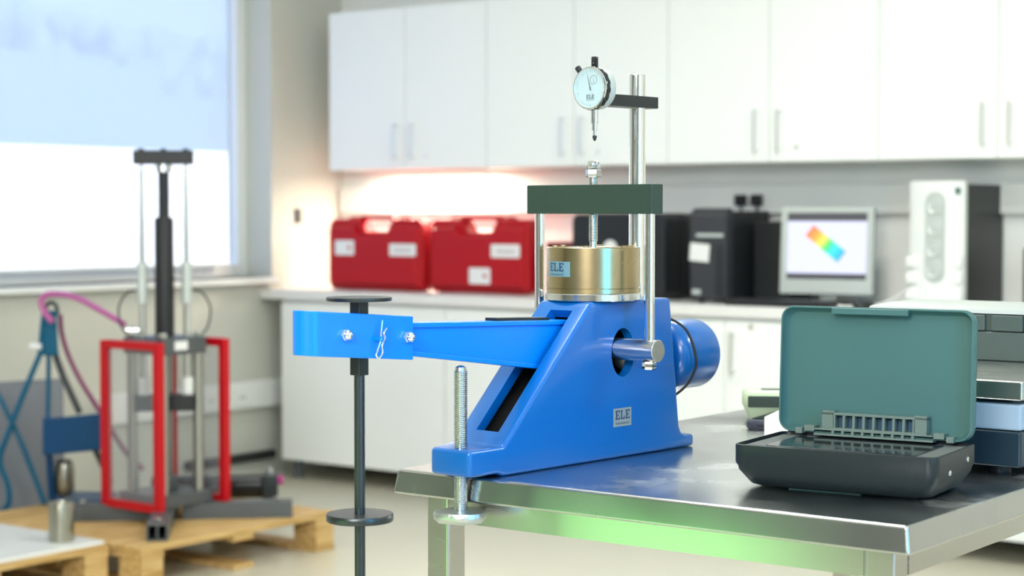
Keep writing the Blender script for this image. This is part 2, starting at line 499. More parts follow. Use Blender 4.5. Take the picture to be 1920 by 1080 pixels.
for x0, x1, nd, lab in lc:
    t = empty('base_cabinet', (x0, 6.22, .0), 0, lab, 'cabinet', 'white base cabinets')
    W = x1 - x0
    mesh('carcass', [box(0, W, .02, .56, .095, CT-.046)], M_carc, t)
    for k in range(nd):
        d = mesh('door', [box(k*W/nd+.002, (k+1)*W/nd-.002, 0, .019, .092, CT-.058)], M_cab, t, bevel=.0015)
        if nd == 2:
            handle(d, W/2 + (-.045 if k == 0 else .045), .63, .80, 0)
            if k == 1: mesh('lock', [cyl((W/2+.12, .001, .82), (W/2+.12, -.005, .82), .011, 14)], M_steelh, d)
    for lx in (.06, W-.06):
        for ly in (.05, .50):
            mesh('leg', [cyl((lx, ly, 0), (lx, ly, .096), .02, 14)], M_grey, t)
struct('kick_shade', [box(-6.15, -2.2, 6.74, 6.78, 0, .09)], M_dark)  # dark strip standing in for the shade under the base cabinets

# strip lamp added for the warm glow under the first wall cabinets
t = empty('added_glow_lamp', (-5.52, 6.66, UZ0), 0, 'slim strip lamp added for the warm glow above the left red case', 'lamp')
mesh('housing', [box(-.36, .36, -.02, .02, -.018, -.001)], M_white, t, bevel=.003)
d = bpy.data.lights.new('glow_strip', 'AREA'); d.shape = 'RECTANGLE'; d.size = .68; d.size_y = .03; d.energy = 9.5; d.color = (1, .90, .74)
lo = bpy.data.objects.new('glow_strip', d); lo.parent = t; lo.location = (0, 0, -.02); COL.objects.link(lo)

t = empty('light_switch', (XL, 6.476, 1.25), 0, 'small grey switch on the wall between window and cabinets', 'switch')
mesh('plate', [box(0, .012, -.02, .02, -.035, .035)], M_grey, t, bevel=.003)
mesh('rocker', [box(.012, .017, -.01, .01, -.016, .016)], M_grey, t, bevel=.002)

# ------------------------------------------------------------------ things on the worktop
def red_case(x0, x1, y, label, stickers):
    W = x1 - x0; H = .335; hw = W/2
    t = empty('tool_case', (x0 + hw, y, CT), 0, label, 'case', 'red tool cases on the worktop')
    n = .098
    out = [(-hw,.02),(-hw+.02,.003),(hw-.02,.003),(hw,.02),(hw,H-.03),(hw-.025,H),(n+.012,H),(n,H-.012),(n-.028,H-.058),(-n+.028,H-.058),(-n,H-.012),(-n-.012,H),(-hw+.025,H),(-hw,H-.03)]
    mesh('shell', [prism(out, .03, .125)], M_red, t, bevel=.010, seg=3)
    s = .90
    inn = [(-hw+.028,.035),(hw-.028,.035),(hw-.028,H-.05),(n+.02,H-.045),(n-.02,H-.078),(-n+.02,H-.078),(-n-.02,H-.045),(-hw+.028,H-.05)]
    big = [(-hw+.005,.018),(hw-.005,.018),(hw-.005,H-.028),(n+.02,H-.02),(n-.01,H-.066),(-n+.01,H-.066),(-n-.02,H-.02),(-hw+.005,H-.028)]
    mesh('front_panel', [loft([[(u, .034, v) for u, v in big], [(u, 0, v) for u, v in inn]])], M_red, t, bevel=.006)
    hp = [(-n-.018,H-.010),(-n-.002,H+.016),(n+.002,H+.016),(n+.018,H-.010),(n-.002,H-.010),(n-.012,H-.002),(-n+.012,H-.002),(-n+.002,H-.010)]
    mesh('carry_handle', [prism(hp, .035, .095)], M_red, t, bevel=.003)
    for lx in (-.155, .155):
        l = mesh('latch', [box(lx-.03, lx+.03, .05, .085, H-.002, H+.008)], M_red, t, bevel=.003)
        mesh('catch', [box(lx-.012, lx+.012, .055, .08, H+.008, H+.013)], M_pastic, l)
    for lx in (-.2, .2):
        mesh('foot', [box(lx-.04, lx+.04, .05, .11, 0, .02)], M_red, t, bevel=.004)
    for a, b, c, d, dot in stickers:
        st = mesh('sticker', [prism(rrect(b-a, d-c, .006, 3, (a+b)/2, (c+d)/2), -.0015, .001)], M_sticker, t)
        if dot:
            mesh('printed_mark', [box(b-.04, b-.022, -.0022, -.0014, (c+d)/2-.008, (c+d)/2+.008)], M_redpaint, st)
        else:
            mesh('printed_line', [box(a+.03, b-.03, -.0022, -.0014, (c+d)/2-.010, (c+d)/2+.006)], mat('faint_print', (.62, .55, .55), .6, var=.1), st)
red_case(-5.925, -5.345, 6.38, 'red plastic tool case nearest the window', [(-.225, -.105, .165, .235, 1), (.115, .275, .165, .222, 0)])
red_case(-5.335, -4.765, 6.42, 'red plastic tool case beside the blue press, with a low sticker', [(.095, .255, .165, .225, 0), (-.03, .09, .045, .118, 1)])

def boxthing(name, label, cat, x0, x1, y0, y1, h, m, bev=.008, z=CT):
    t = empty(name, (x0, y0, z), 0, label, cat)
    W, D = x1-x0, y1-y0
    return t, W, D
t, W, D = boxthing('file_box', 'dark maroon box standing behind the right red case', 'box', -4.74, -4.60, 6.55, 6.74, .24, M_maroon)
mesh('body', [box(0, W, 0, D, 0, .20)], M_maroon, t, bevel=.004)
mesh('lid', [box(-.003, W+.003, -.003, D+.003, .195, .235)], M_maroon, t, bevel=.004)

t, W, D = boxthing('equipment_case', 'black equipment case behind the bronze cell', 'case', -4.50, -4.03, 6.40, 6.74, .36, M_pastic)
mesh('body', [prism(rrect(W, .352, .03, 4, W/2, .182), 0, D)], M_pastic, t, bevel=.008)
mesh('ridge', [prism(rrect(W+.012, .362, .034, 4, W/2, .182), D*.45, D*.55)], M_pastic, t, bevel=.003)
mesh('foot', [box(.05, .10, .05, .1, 0, .01)], M_rubber, t); mesh('foot', [box(W-.1, W-.05, .05, .1, 0, .01)], M_rubber, t)
mesh('sticker', [cyl((.20, .002, .215), (.20, -.002, .215), .035, 20)], M_sticker, t)

def tower(name, label, x0, W, y0, D, H, rz=0):
    t = empty(name, (x0, y0, CT), rz, label, 'computer')
    mesh('casing', [box(.004, W-.004, .03, D, .012, H-.012)], M_pastic, t, bevel=.004)
    for fx in (.02, W-.02):
        for fy in (.06, D-.06): mesh('foot', [cyl((fx, fy, 0), (fx, fy, .013), .012, 12)], M_rubber, t)
    return t
M_bezel = mat('charcoal_bezel', (.035, .037, .043), .4, bump=.04, scale=200)
t = tower('computer_tower', 'black computer tower with a white sticker beside the monitor', -3.862, .165, 6.33, .365, .385)
bz = mesh('front_bezel', [prism([(.03, .012), (0, .02), (0, .345), (.012, .372), (.03, .385), (.06, .385), (.06, .012)], 0, .165, 'x')], M_bezel, t, bevel=.004)
mesh('drive_slot', [box(.03, .155, -.003, .002, .268, .282)], M_silver, bz)
for q in range(14): mesh('vent_slat', [box(.120, .158, -.003, .002, .03+q*.015, .037+q*.015)], M_pastic, bz)
mesh('sticker', [xf(box(-.045, .045, -.003, .001, -.036, .036), Matrix.Translation((.045, 0, .205)) @ Matrix.Rotation(.08, 4, 'Y'))], M_sticker, t)
mesh('badge', [box(.01, .05, -.002, .002, .035, .055)], M_silver, t)
t, W, D = boxthing('black_cabinet_box', 'low black box standing right behind the black computer tower', 'box', -3.675, -3.50, 6.52, 6.70, .33, M_pastic)
mesh('body', [box(0, W, 0, D, 0, .33)], M_pastic, t, bevel=.006)
mesh('lid_seam', [box(-.002, W+.002, -.002, D+.002, .27, .276)], M_rubber, t)
mesh('cable_gland', [cyl((.14, .1, .334), (.14, .1, .37), .018, 14)], M_rubber, t)
for px, lab in ((-3.862, 'black plug in the trunking just above the black tower'), (-3.785, 'black plug in the trunking, nearer the monitor')):
    t = empty('plug', (px, YB-.045, 1.318), 0, lab, 'plug', 'black plugs in the trunking')
    mesh('plug_body', [box(-.024, .024, -.035, 0, -.024, .024)], M_rubber, t, bevel=.006)
    mesh('plug_cable', [tube([(0, -.02, -.02), (.004, -.014, -.05), (.02, -.006, -.09), (.02, .035, -.10)], .005, 8)], M_rubber, t)
t = empty('socket_plate', (-3.825, YB-.045, 1.318), 0, 'white double socket plate behind the black plugs', 'socket')
mesh('plate', [box(-.08, .08, -.004, 0, -.045, .045)], M_white, t, bevel=.002)
mesh('switch', [box(-.008, .008, -.008, -.003, .01, .03)], M_white, t)
for sy, lab in ((5.85, 'white socket on the low wall trunking, further from the cabinets'), (6.05, 'white socket on the low wall trunking, nearer the cabinets')):
    t = empty('wall_socket', (XL+.04, sy, .40), 0, lab, 'socket', 'sockets on the low trunking')
    mesh('plate', [box(0, .008, -.045, .045, -.043, .043)], M_white, t, bevel=.002)
    for a in (-.012, .012): mesh('pin_hole', [box(.007, .009, a-.004, a+.004, -.012, -.002)], M_dark, t)
    mesh('switch', [box(.007, .013, -.006, .006, .012, .028)], M_white, t)

# monitor
t = empty('monitor', (-3.315, 6.45, CT), math.radians(9), 'silver flat monitor showing a rainbow coloured strip model', 'monitor')
Mt = Matrix.Translation((0, 0, .045)) @ Matrix.Rotation(math.radians(-4), 4, 'X')
def mm(n, sh, m, p=None, **k): return mesh(n, [xf(s, Mt) for s in sh], m, p or t, **k)
sw, sh = .378, .345
mm('housing', [box(-sw/2+.01, sw/2-.01, .012, .05, .012, sh-.012)], M_silver, bevel=.008)
mm('bezel', [box(-sw/2, -sw/2+.026, 0, .03, 0, sh), box(sw/2-.026, sw/2, 0, .03, 0, sh),
             box(-sw/2+.026, sw/2-.026, 0, .03, 0, .058), box(-sw/2+.026, sw/2-.026, 0, .03, sh-.024, sh)], M_silver, bevel=.003)
def emit(name, c, s): return mat(name, (0.02, .02, .02), .3, emit=c, estr=s, var=.01)
scr = mm('screen', [box(-sw/2+.026, sw/2-.026, .006, .014, .058, sh-.024)], emit('screen_grey', (.56, .58, .74), .95))
mm('title_bar', [box(-sw/2+.026, sw/2-.026, .0045, .0065, sh-.056, sh-.024)], emit('screen_bar', (.07, .07, .08), .8), scr)
mm('task_bar', [box(-sw/2+.026, sw/2-.026, .0045, .0065, .058, .082)], emit('screen_bar', (.06, .06, .07), .8), scr)
rm = bpy.data.materials.new('rainbow_model'); rm.use_nodes = True
N = rm.node_tree.nodes; L = rm.node_tree.links
tc = N.new('ShaderNodeTexCoord'); sx = N.new('ShaderNodeSeparateXYZ'); ad = N.new('ShaderNodeMath'); ad.operation = 'MULTIPLY_ADD'
L.new(tc.outputs['Generated'], sx.inputs[0]); L.new(sx.outputs['X'], ad.inputs[0]); ad.inputs[1].default_value = .58
m2 = N.new('ShaderNodeMath'); m2.operation = 'MULTIPLY_ADD'; m2.inputs[1].default_value = -.42; m2.inputs[2].default_value = .42
L.new(sx.outputs['Z'], m2.inputs[0]); L.new(m2.outputs[0], ad.inputs[2])
cr = N.new('ShaderNodeValToRGB'); els = cr.color_ramp.elements
els[0].position = .08; els[0].color = (.55, .10, .06, 1); els[1].position = .92; els[1].color = (.03, .22, .75, 1)
for p, c in ((.30, (.75, .30, .05, 1)), (.42, (.62, .55, .08, 1)), (.55, (.05, .50, .10, 1)), (.70, (.02, .50, .62, 1))):
    e = els.new(p); e.color = c
L.new(ad.outputs[0], cr.inputs['Fac']); b = N['Principled BSDF']; b.inputs['Base Color'].default_value = (.02, .02, .02, 1)
L.new(cr.outputs['Color'], b.inputs['Emission Color']); b.inputs['Emission Strength'].default_value = 1.1
a = math.radians(-38); c, s_ = math.cos(a), math.sin(a)
quad = [(u*c - v*s_ - .005, u*s_ + v*c + .20) for u, v in ((-.085, -.027), (.085, -.027), (.085, .027), (-.085, .027))]
mm('strip_model', [prism(quad, .003, .0058)], rm, scr)
mesh('stand_neck', [box(-.03, .03, .03, .06, .01, .12)], M_silver, t, bevel=.004)
mesh('stand_foot', [prism(rrect(.20, .16, .03, 4, 0, .05), 0, .014, 'z')], M_pastic, t, bevel=.003)

t = empty('keyboard', (-3.42, 6.24, CT), math.radians(2), 'black keyboard on the worktop before the monitor', 'keyboard')
mesh('key_tray', [box(-.22, .22, 0, .13, 0, .018)], M_pastic, t, bevel=.004)
ks = []
kb = None
for r in range(5):
    for q in range(15):
        ks.append(box(-.208+q*.028, -.184+q*.028, .012+r*.022, .031+r*.022, .017, .026))
tag(mesh('key_block', ks, M_bezel, t), kind='stuff')
t = empty('mouse', (-3.06, 6.27, CT), 0, 'black computer mouse beside the white computer', 'mouse')
mesh('shell', [loft([[(u*s, v*s, z) for u, v in rrect(.06, .11, .028, 5)] for s, z in ((.95, 0), (1, .012), (.85, .028), (.45, .036))])], M_pastic, t)
mesh('wheel', [cyl((-.005, -.028, .034), (.005, -.028, .034), .007, 12)], M_grey, t)
tag(mesh('white_cable', [tube([(-3.20, 6.33, CT+.006), (-3.10, 6.38, CT+.006), (-3.02, 6.42, CT+.03), (-2.97, 6.50, CT+.09), (-2.96, 6.62, CT+.12)], .005, 8)], M_white),
    'pale cable curling beside the white computer', 'cable')

# white computer
t = empty('workstation', (-2.935, 6.37, CT), 0, 'white fronted computer with four round vents and black sides', 'computer')
W, D, H = .218, .415, .485
mesh('casing', [box(.006, W-.004, .04, D, .010, H-.012)], M_pastic, t, bevel=.003)
fr = []
prof = [(0, .03), (.03, .012), (.075, 0), (.12, -.004), (.160, 0), (.192, .012), (W, .03)]
fr = [(u, v) for u, v in prof] + [(W, .06), (0, .06)]
fb = mesh('front_bezel', [prism(fr, .0, H, 'z')], M_white, t, bevel=.004, smooth=50)
mesh('vent_panel', [prism(rrect(.078, .34, .039, 8, .118, .275), -.008, .002)], M_silver, fb)
for q in range(4):
    z = .155 + q*.08
    mesh('round_vent', [lathe([(.030, 0), (.034, .003), (.030, .006), (.024, .003), (.016, .005), (0, .005)], 24,
         Matrix.Translation((.118, -.007, z)) @ Matrix.Rotation(pi/2, 4, 'X'))], M_silver, fb)
for sx0, sx1 in ((-.004, .055), (.172, W+.004)):
    for q in range(3):
        mesh('bulge', [prism(rrect(sx1-sx0, .045, .015, 4, (sx0+sx1)/2, .06+q*.062), .002, .04)], M_white, fb, bevel=.006)
mesh('badge', [box(.190, .208, .009, .016, .435, .46)], M_teal, fb)
for fx in (.03, W-.03): mesh('foot', [box(fx-.015, fx+.015, .06, D-.04, 0, .011)], M_rubber, t)
t, W, D = boxthing('speaker_box', 'black box at the right end, behind the white computer', 'box', -2.55, -2.30, 6.55, 6.74, .24, M_pastic)
mesh('body', [box(0, W, 0, D, 0, .235)], M_pastic, t, bevel=.008)
mesh('front_grille', [box(.02, W-.02, -.006, .002, .02, .21)], M_bezel, t, bevel=.002)

# ------------------------------------------------------------------ pallets on the floor
def pallet(x0, x1, y0, y1, H, label, nb):
    t = empty('wooden_pallet', (x0, y0, 0), 0, label, 'pallet', 'wooden pallets on the floor')
    W, D = x1-x0, y1-y0
    w = W / nb
    for i in range(nb):
        g = .012 if i else 0
        mesh('plank', [box(i*w+g, (i+1)*w, random.uniform(-.004, .0), D+random.uniform(-.002, .004), H-.022, H)], M_wood, t, bevel=.002)
    for j in range(3):
        yy = (0, D/2-.05, D-.1)[j]
        mesh('stringer', [box(0, W, yy, yy+.1, H-.044, H-.0225)], M_wood, t, bevel=.002)
        mesh('bottom_board', [box(0, W, yy, yy+.1, 0, .018)], M_wood, t, bevel=.002)
        for k in range(3):
            if j == 1 and k == 2: continue
            xx = (0, W/2-.06, W-.12)[k]
            mesh('block', [box(xx+.001, xx+.119, yy+.002, yy+.098, .0185, H-.0445)], M_wood, t, bevel=.003)
    return t
P1 = .145
pallet(-5.62, -4.62, 4.07, 5.02, P1, 'wooden pallet under the red-framed load rig', 8)
P2 = .150
pallet(-5.74, -4.74, 3.05, 4.03, P2, 'wooden pallet at the near left under the white board', 8)
tag(mesh('white_board', [box(-5.72, -4.75, 3.10, 4.02, P2+.001, P2+.013)], mat('white_laminate', (.80, .80, .78), .22, rvar=.08, scale=6), bevel=.001),
    'white laminate board lying on the near left pallet', 'board')
M_tin = mat('dull_steel', (.36, .35, .29), .34, 1.0, rvar=.05, scale=40)
t = empty('metal_cylinder', (-4.86, 3.93, P2+.0135), 0, 'open stainless steel cylinder standing on the white board', 'cylinder')
mesh('tube_wall', [lathe([(.036, .004), (.036, .128), (.037, .131), (.041, .131), (.042, .128), (.042, .004), (.041, 0), (.037, 0), (.036, .004)], 40)], M_tin, t)
mesh('base_disc', [lathe([(0, .001), (.036, .001), (.036, .007), (0, .007)], 32)], M_ss, t)

# ------------------------------------------------------------------ red-framed load rig
M_rigblk = mat('satin_black', (.012, .013, .015), .45, bump=.04, scale=200)
RG = (-4.995, 4.52, P1)
t = empty('load_rig', RG, math.radians(-46), 'tall black load rig with red-framed clear guards on the pallet', 'test rig')
zz = lambda z: z - P1
for nm, d, L in (('front', (1, 0), .47), ('right', (0, 1), .46), ('left', (0, -1), .36), ('rear', (-1, 0), .20)):
    d = Vector((*d, 0)); s = Vector((-d.y, d.x, 0))
    o_ = .035
    r0, r1 = d*.06, d*L
    sh = []
    for q in (-1, 1): sh.append(bar(r0 + s*q*.033 + Vector((0,0,.03)), r1 + s*q*.033 + Vector((0,0,.03)), .006, .06))
    sh.append(bar(r0 + Vector((0,0,.057)), r1 + Vector((0,0,.057)), .06, .006))
    sh.append(bar(r0 + Vector((0,0,.003)), r1 + Vector((0,0,.003)), .06, .006))
    sh.append(bar(r0 + Vector((0,0,.03)), r1 + Vector((0,0,.03)), .006, .05))
    fo = mesh('foot_beam', sh, M_grey, t, bevel=.001)
    mesh('foot_bolt', [hexnut(d*(L-.06) + Vector((0,0,.06)), d*(L-.06) + Vector((0,0,.072)), .013)], M_zinc, fo)
sq = lambda h, z: [(h, 0, z), (0, h, z), (-h, 0, z), (0, -h, z)]
mesh('base_plate', [loft([sq(.17, .0605), sq(.17, .105)])], M_grey, t, bevel=.003)
mesh('top_plate', [loft([sq(.15, zz(.755)), sq(.15, zz(.815))])], M_grey, t, bevel=.003)
M_col = mat('grey_steel_column', (.40, .40, .36), .3, 1.0, rvar=.05, scale=60)
for q in range(4):
    a = q*pi/2
    p = Vector((math.cos(a), math.sin(a), 0))*.118
    mesh('column', [cyl(p + Vector((0,0,.105)), p + Vector((0,0,zz(.755))), .0190, 24)], M_col, t)
    mesh('column_nut', [hexnut(p + Vector((0,0,zz(.815))), p + Vector((0,0,zz(.833))), .017)], M_zinc, t)
mesh('name_plate', [xf(box(-.03, .03, -.002, .0, -.016, .016), Matrix.Translation((.088, .0630, zz(.787))) @ Matrix.Rotation(pi*.75, 4, 'Z'))], M_sticker, t)
mesh('ram_cylinder', [lathe([(0, 0), (.035, 0), (.035, .425), (.031, .435), (0, .435)], 32, Matrix.Translation((0, 0, zz(.815))))], M_rigblk, t)
mesh('ram_rod', [cyl((0, 0, zz(1.25)), (0, 0, zz(1.43)), .020, 28)], M_rigblk, t)
mesh('rod_collar', [cyl((0, 0, zz(1.415)), (0, 0, zz(1.442)), .03, 28)], M_steel, t)
cb = mesh('crossbar', [box(-.04, .04, -.107, .107, zz(1.442), zz(1.492))], M_rigblk, t, bevel=.003)
for y in (-.08, 0, .08): mesh('cap_screw', [cyl((0, y, zz(1.492)), (0, y, zz(1.500)), .011, 16)], M_rigblk, cb)
for sgn, lab in ((-1, 0), (1, 0)):
    y = sgn*.080
    r = mesh('sensor_rod', [cyl((0, y, zz(1.086)), (0, y, zz(1.425)), .011, 20), cyl((0, y, zz(1.425)), (0, y, zz(1.442)), .007, 16)], M_steel, t)
    mesh('sensor_body', [cyl((0, y, zz(.935)), (0, y, zz(1.086)), .0195, 24, ch=.003)], M_silver, t)
    mesh('lower_rod', [cyl((0, y, zz(.64)), (0, y, zz(.935)), .0125, 20)], M_steel, t)
    mesh('guide_bush', [cyl((0, y, zz(.602)), (0, y, zz(.665)), .0215, 24)], M_white, t)
    mesh('sensor_cable', [tube([(0, y+sgn*.018, zz(.985)), (0, y+sgn*.055, zz(.975)), (0, y+sgn*.085, zz(.92)), (.0, y+sgn*.075, zz(.85)), (.0, y+sgn*.045, zz(.813))], .0035, 8)], M_rubber, t)
mesh('crosshead', [box(-.05, .05, -.105, .105, zz(.545), zz(.602))], M_rigblk, t, bevel=.003)
mesh('load_shaft', [cyl((0, 0, zz(.30)), (0, 0, zz(.755)), .016, 24)], M_rigblk, t)
mesh('load_cell', [lathe([(0,0),(.04,0),(.042,.004),(.042,.05),(.03,.056),(.016,.06),(0,.06)], 28, Matrix.Translation((0,0,.105)))], M_grey, t)
def guard(c0, c1):
    c0, c1 = Vector(c0), Vector(c1)
    z0, z1 = .055, zz(.805)
    d = (c1 - c0).normalized()
    w = .026
    sh = [bar(c0 + d*w/2 + Vector((0,0,z0)), c0 + d*w/2 + Vector((0,0,z1)), .03, .03, d), bar(c1 - d*w/2 + Vector((0,0,z0)), c1 - d*w/2 + Vector((0,0,z1)), .03, .03, d),
          bar(c0 + d*w + Vector((0,0,z1-w/2)), c1 - d*w + Vector((0,0,z1-w/2)), .03, .03), bar(c0 + d*w + Vector((0,0,z0+w/2)), c1 - d*w + Vector((0,0,z0+w/2)), .03, .03)]
    g = mesh('guard_frame', sh, M_redpaint, t, bevel=.002)
    mesh('guard_panel', [bar(c0 + d*.02 + Vector((0,0,(z0+z1)/2)), c1 - d*.02 + Vector((0,0,(z0+z1)/2)), .004, z1-z0-.03)], M_acryl, g)
guard((.0, -.222, 0), (.222, 0, 0))
guard((0, .222, 0), (-.222, 0, 0))
for y in (-.12, -.10): mesh('hose_fitting', [cyl((-.02, y, zz(.815)), (-.02, y, zz(.84)), .012, 14), cyl((-.02, y-.02, zz(.838)), (-.02, y+.012, zz(.838)), .013, 14)], M_chrome, t)

# black hydraulic cylinder lying behind the rig
def P(px, py, Z):
    v = (FW*math.cos(PITCH) + Vector((0,0,-math.sin(PITCH)))) + RT*((px-960)/FPX)
    up = Vector((0,0,1))*math.cos(PITCH) + FW*math.sin(PITCH)
    return CAM + (v + up*((540-py)/FPX))*Z
a, b = Vector((-5.235, 4.705, 0)), Vector((-4.955, 4.975, 0))
ax = (b - a).normalized()
t = empty('hydraulic_cylinder', (a.x, a.y, P1), math.atan2(ax.y, ax.x), 'black hydraulic cylinder lying at the back of the pallet', 'cylinder')
LL = (b - a).length
mesh('barrel', [cyl((-.03, 0, .068), (LL, 0, .068), .046, 32, ch=.004)], M_gloss, t)
mesh('end_block', [box(LL, LL+.06, -.050, .050, 0, .118)], M_black, t, bevel=.006)
mesh('end_cap', [cyl((LL+.06, 0, .09), (LL+.08, 0, .09), .018, 18)], mat('magenta_cap', (.45, .03, .22), .4, var=.05), t)
mesh('port_fitting', [cyl((LL+.03, 0, .118), (LL+.03, 0, .14), .012, 14)], M_zinc, t)
mesh('saddle', [box(.02, .06, -.04, .04, 0, .03)], M_black, t, bevel=.003)

# ------------------------------------------------------------------ blue pump stand with pink hoses
BX = Vector((-5.50, 4.42, P1))
t = empty('pump_stand', BX, YAW, 'blue tubular pump stand with hoses at the left edge', 'stand')
def bp(px, py, dz=0.0):
    """stand-local point: u to the right of the view, v away, at picture height"""
    q = P(px, py, 6.95 + dz) - BX
    return Vector((q.dot(RT), q.dot(FW), q.z))
M_bl = mat('dark_blue_paint', (.0, .055, .16), .4, coat=.1, spec=.3, bump=.04, scale=150)
M_teb = mat('teal_blue_paint', (.0, .10, .19), .4, coat=.1, spec=.3, bump=.04, scale=150)
def g(px, py, dz, z):
    q = bp(px, py, dz); q.z = z; return q
mesh('base_tray', [hexa([g(88, 0, -.10, .001), g(212, 0, -.10, .001), g(212, 0, .13, .001), g(88, 0, .13, .001)], [g(88, 0, -.10, .022), g(212, 0, -.10, .022), g(212, 0, .13, .022), g(88, 0, .13, .022)])], M_bl, t, bevel=.004)
mesh('side_post', [bar(g(88, 0, -.06, .02), bp(88, 782, -.06), .022, .03, (0, 1, 0))], M_bl, t, bevel=.003)
mesh('reservoir', [hexa([bp(80, 854, -.08), bp(210, 842, -.08), bp(210, 842, .06), bp(80, 854, .06)], [bp(80, 785, -.08), bp(210, 773, -.08), bp(210, 773, .06), bp(80, 785, .06)])], M_bl, t, bevel=.005)
mesh('brace_tube', [tube([bp(86, 640, .0), bp(60, 700, -.02), bp(20, 800, -.03), bp(0, 862, -.03), bp(14, 905, -.03), bp(17, 940, -.03), bp(4, 962, -.03)], .011, 12)], M_teb, t)
mesh('brace_tube', [tube([bp(-14, 720, .03), bp(12, 770, .03), bp(44, 840, .02), bp(84, 945, -.02)], .011, 12)], M_teb, t)
mesh('mast', [tube([bp(92, 600, 0), bp(91, 700, 0), bp(90, 786, 0)], .009, 12, 2)], M_teb, t)
mesh('mast', [tube([bp(84, 588, .0), bp(80, 620, .0), bp(76, 665, 0)], .012, 12, 3)], M_teb, t)
mesh('pump_lever', [tube([bp(100, 600, .03), bp(106, 672, .03), bp(150, 775, .03)], .013, 12, 3), tube([bp(178, 842, .03), bp(208, 905, .03)], .012, 12, 0)], M_black, t)
mesh('head_clamp', [hexa([bp(80, 667, -.02), bp(110, 667, -.02), bp(110, 667, .03), bp(80, 667, .03)], [bp(84, 582, -.015), bp(106, 582, -.015), bp(106, 582, .02), bp(84, 582, .02)])], M_teb, t, bevel=.008)
mesh('clamp_knob', [cyl(bp(78, 650, -.02), bp(56, 650, -.02), .013, 16, ch=.003)], M_white, t)
mesh('hook', [tube([bp(88, 590, 0), bp(86, 575, 0), bp(96, 567, 0), bp(106, 575, 0), bp(108, 592, 0)], .008, 10)], M_black, t)
mesh('filter_bowl', [lathe([(0,0),(.022,.002),(.034,.016),(.037,.04),(.037,.11),(.034,.13),(.026,.142),(0,.145)], 28, Matrix.Translation(g(112, 0, -.05, .030)))], M_tin, t)
mesh('bowl_drain', [cyl(g(112, 0, -.05, .018), g(112, 0, -.05, .034), .010, 14)], M_zinc, t)
M_pink = mat('pink_hose', (.52, .12, .34), .3, var=.05, scale=60)
M_plum = mat('plum_hose', (.26, .05, .15), .35, var=.05, scale=60)
tag(mesh('pressure_hose', [tube([P(98, 604, 6.90), P(82, 582, 6.91), P(78, 562, 6.91), P(95, 551, 6.90), P(140, 557, 6.84), P(185, 580, 6.76), P(220, 600, 6.69), P(232, 608, 6.66)], .0115, 12)], M_pink),
    'pink hose arching from the blue stand to the load rig', 'hose')
tag(mesh('return_hose', [tube([P(113, 590, 7.02), P(116, 625, 7.04), P(129, 668, 7.06), P(152, 715, 7.08), P(178, 757, 7.10), P(205, 800, 7.11), P(238, 850, 7.11), P(268, 880, 7.09)], .0095, 12)], M_plum),
    'dark plum hose running down behind the blue reservoir', 'hose')
q0, q1 = Vector((-6.06, 3.9, 0)), Vector((-5.84, 4.74, 0))
tag(mesh('clear_screen', [bar(q0 + Vector((0,0,.30)), q1 + Vector((0,0,.30)), .006, .598)], M_poly, bevel=.002), 'grey translucent plastic sheet standing behind the blue stand', 'screen')

# ------------------------------------------------------------------ steel bench
TX0, TX1, TY0, TY1, TZ = -1.695, -.905, 1.975, 3.35, .90
t = empty('steel_bench', ((TX0+TX1)/2, (TY0+TY1)/2, 0), 0, 'stainless steel bench carrying the blue press', 'bench')
bx_ = lambda x0, x1, y0, y1, z0, z1: box(x0-(TX0+TX1)/2, x1-(TX0+TX1)/2, y0-(TY0+TY1)/2, y1-(TY0+TY1)/2, z0, z1)
fl = .005
bq = lambda e, z: [(x-(TX0+TX1)/2, y-(TY0+TY1)/2, z) for x, y in ((TX0-e, TY0-e), (TX1+e, TY0-e), (TX1+e, TY1+e), (TX0-e, TY1+e))]
mesh('bench_top', [hexa(bq(fl, TZ-.035), bq(0, TZ))], M_top, t, bevel=.004, seg=3)
i_ = .030
mesh('apron', [bx_(TX0+i_+.041, TX1-i_-.0405, TY0+i_, TY0+i_+.003, TZ-.073, TZ-.035)], M_ss, t)
mesh('apron', [bx_(TX0+i_+.041, TX1-i_-.0405, TY1-i_-.003, TY1-i_, TZ-.073, TZ-.035)], M_ss, t)
mesh('apron', [bx_(TX0+i_, TX0+i_+.003, TY0+i_+.041, TY1-i_-.041, TZ-.073, TZ-.035)], M_ss, t)
mesh('apron', [bx_(TX1-i_-.003, TX1-i_, TY0+i_+.041, TY1-i_-.041, TZ-.073, TZ-.035)], M_ss, t)
for lx in (TX0+i_, TX1-i_-.04):
    for ly in (TY0+i_, TY1-i_-.04):
        l = mesh('leg', [bx_(lx, lx+.04, ly, ly+.04, .02, TZ-.035)], M_ss, t, bevel=.004)
        mesh('levelling_foot', [cyl((lx+.02-(TX0+TX1)/2, ly+.02-(TY0+TY1)/2, 0), (lx+.02-(TX0+TX1)/2, ly+.02-(TY0+TY1)/2, .022), .022, 18)], M_rubber, l)

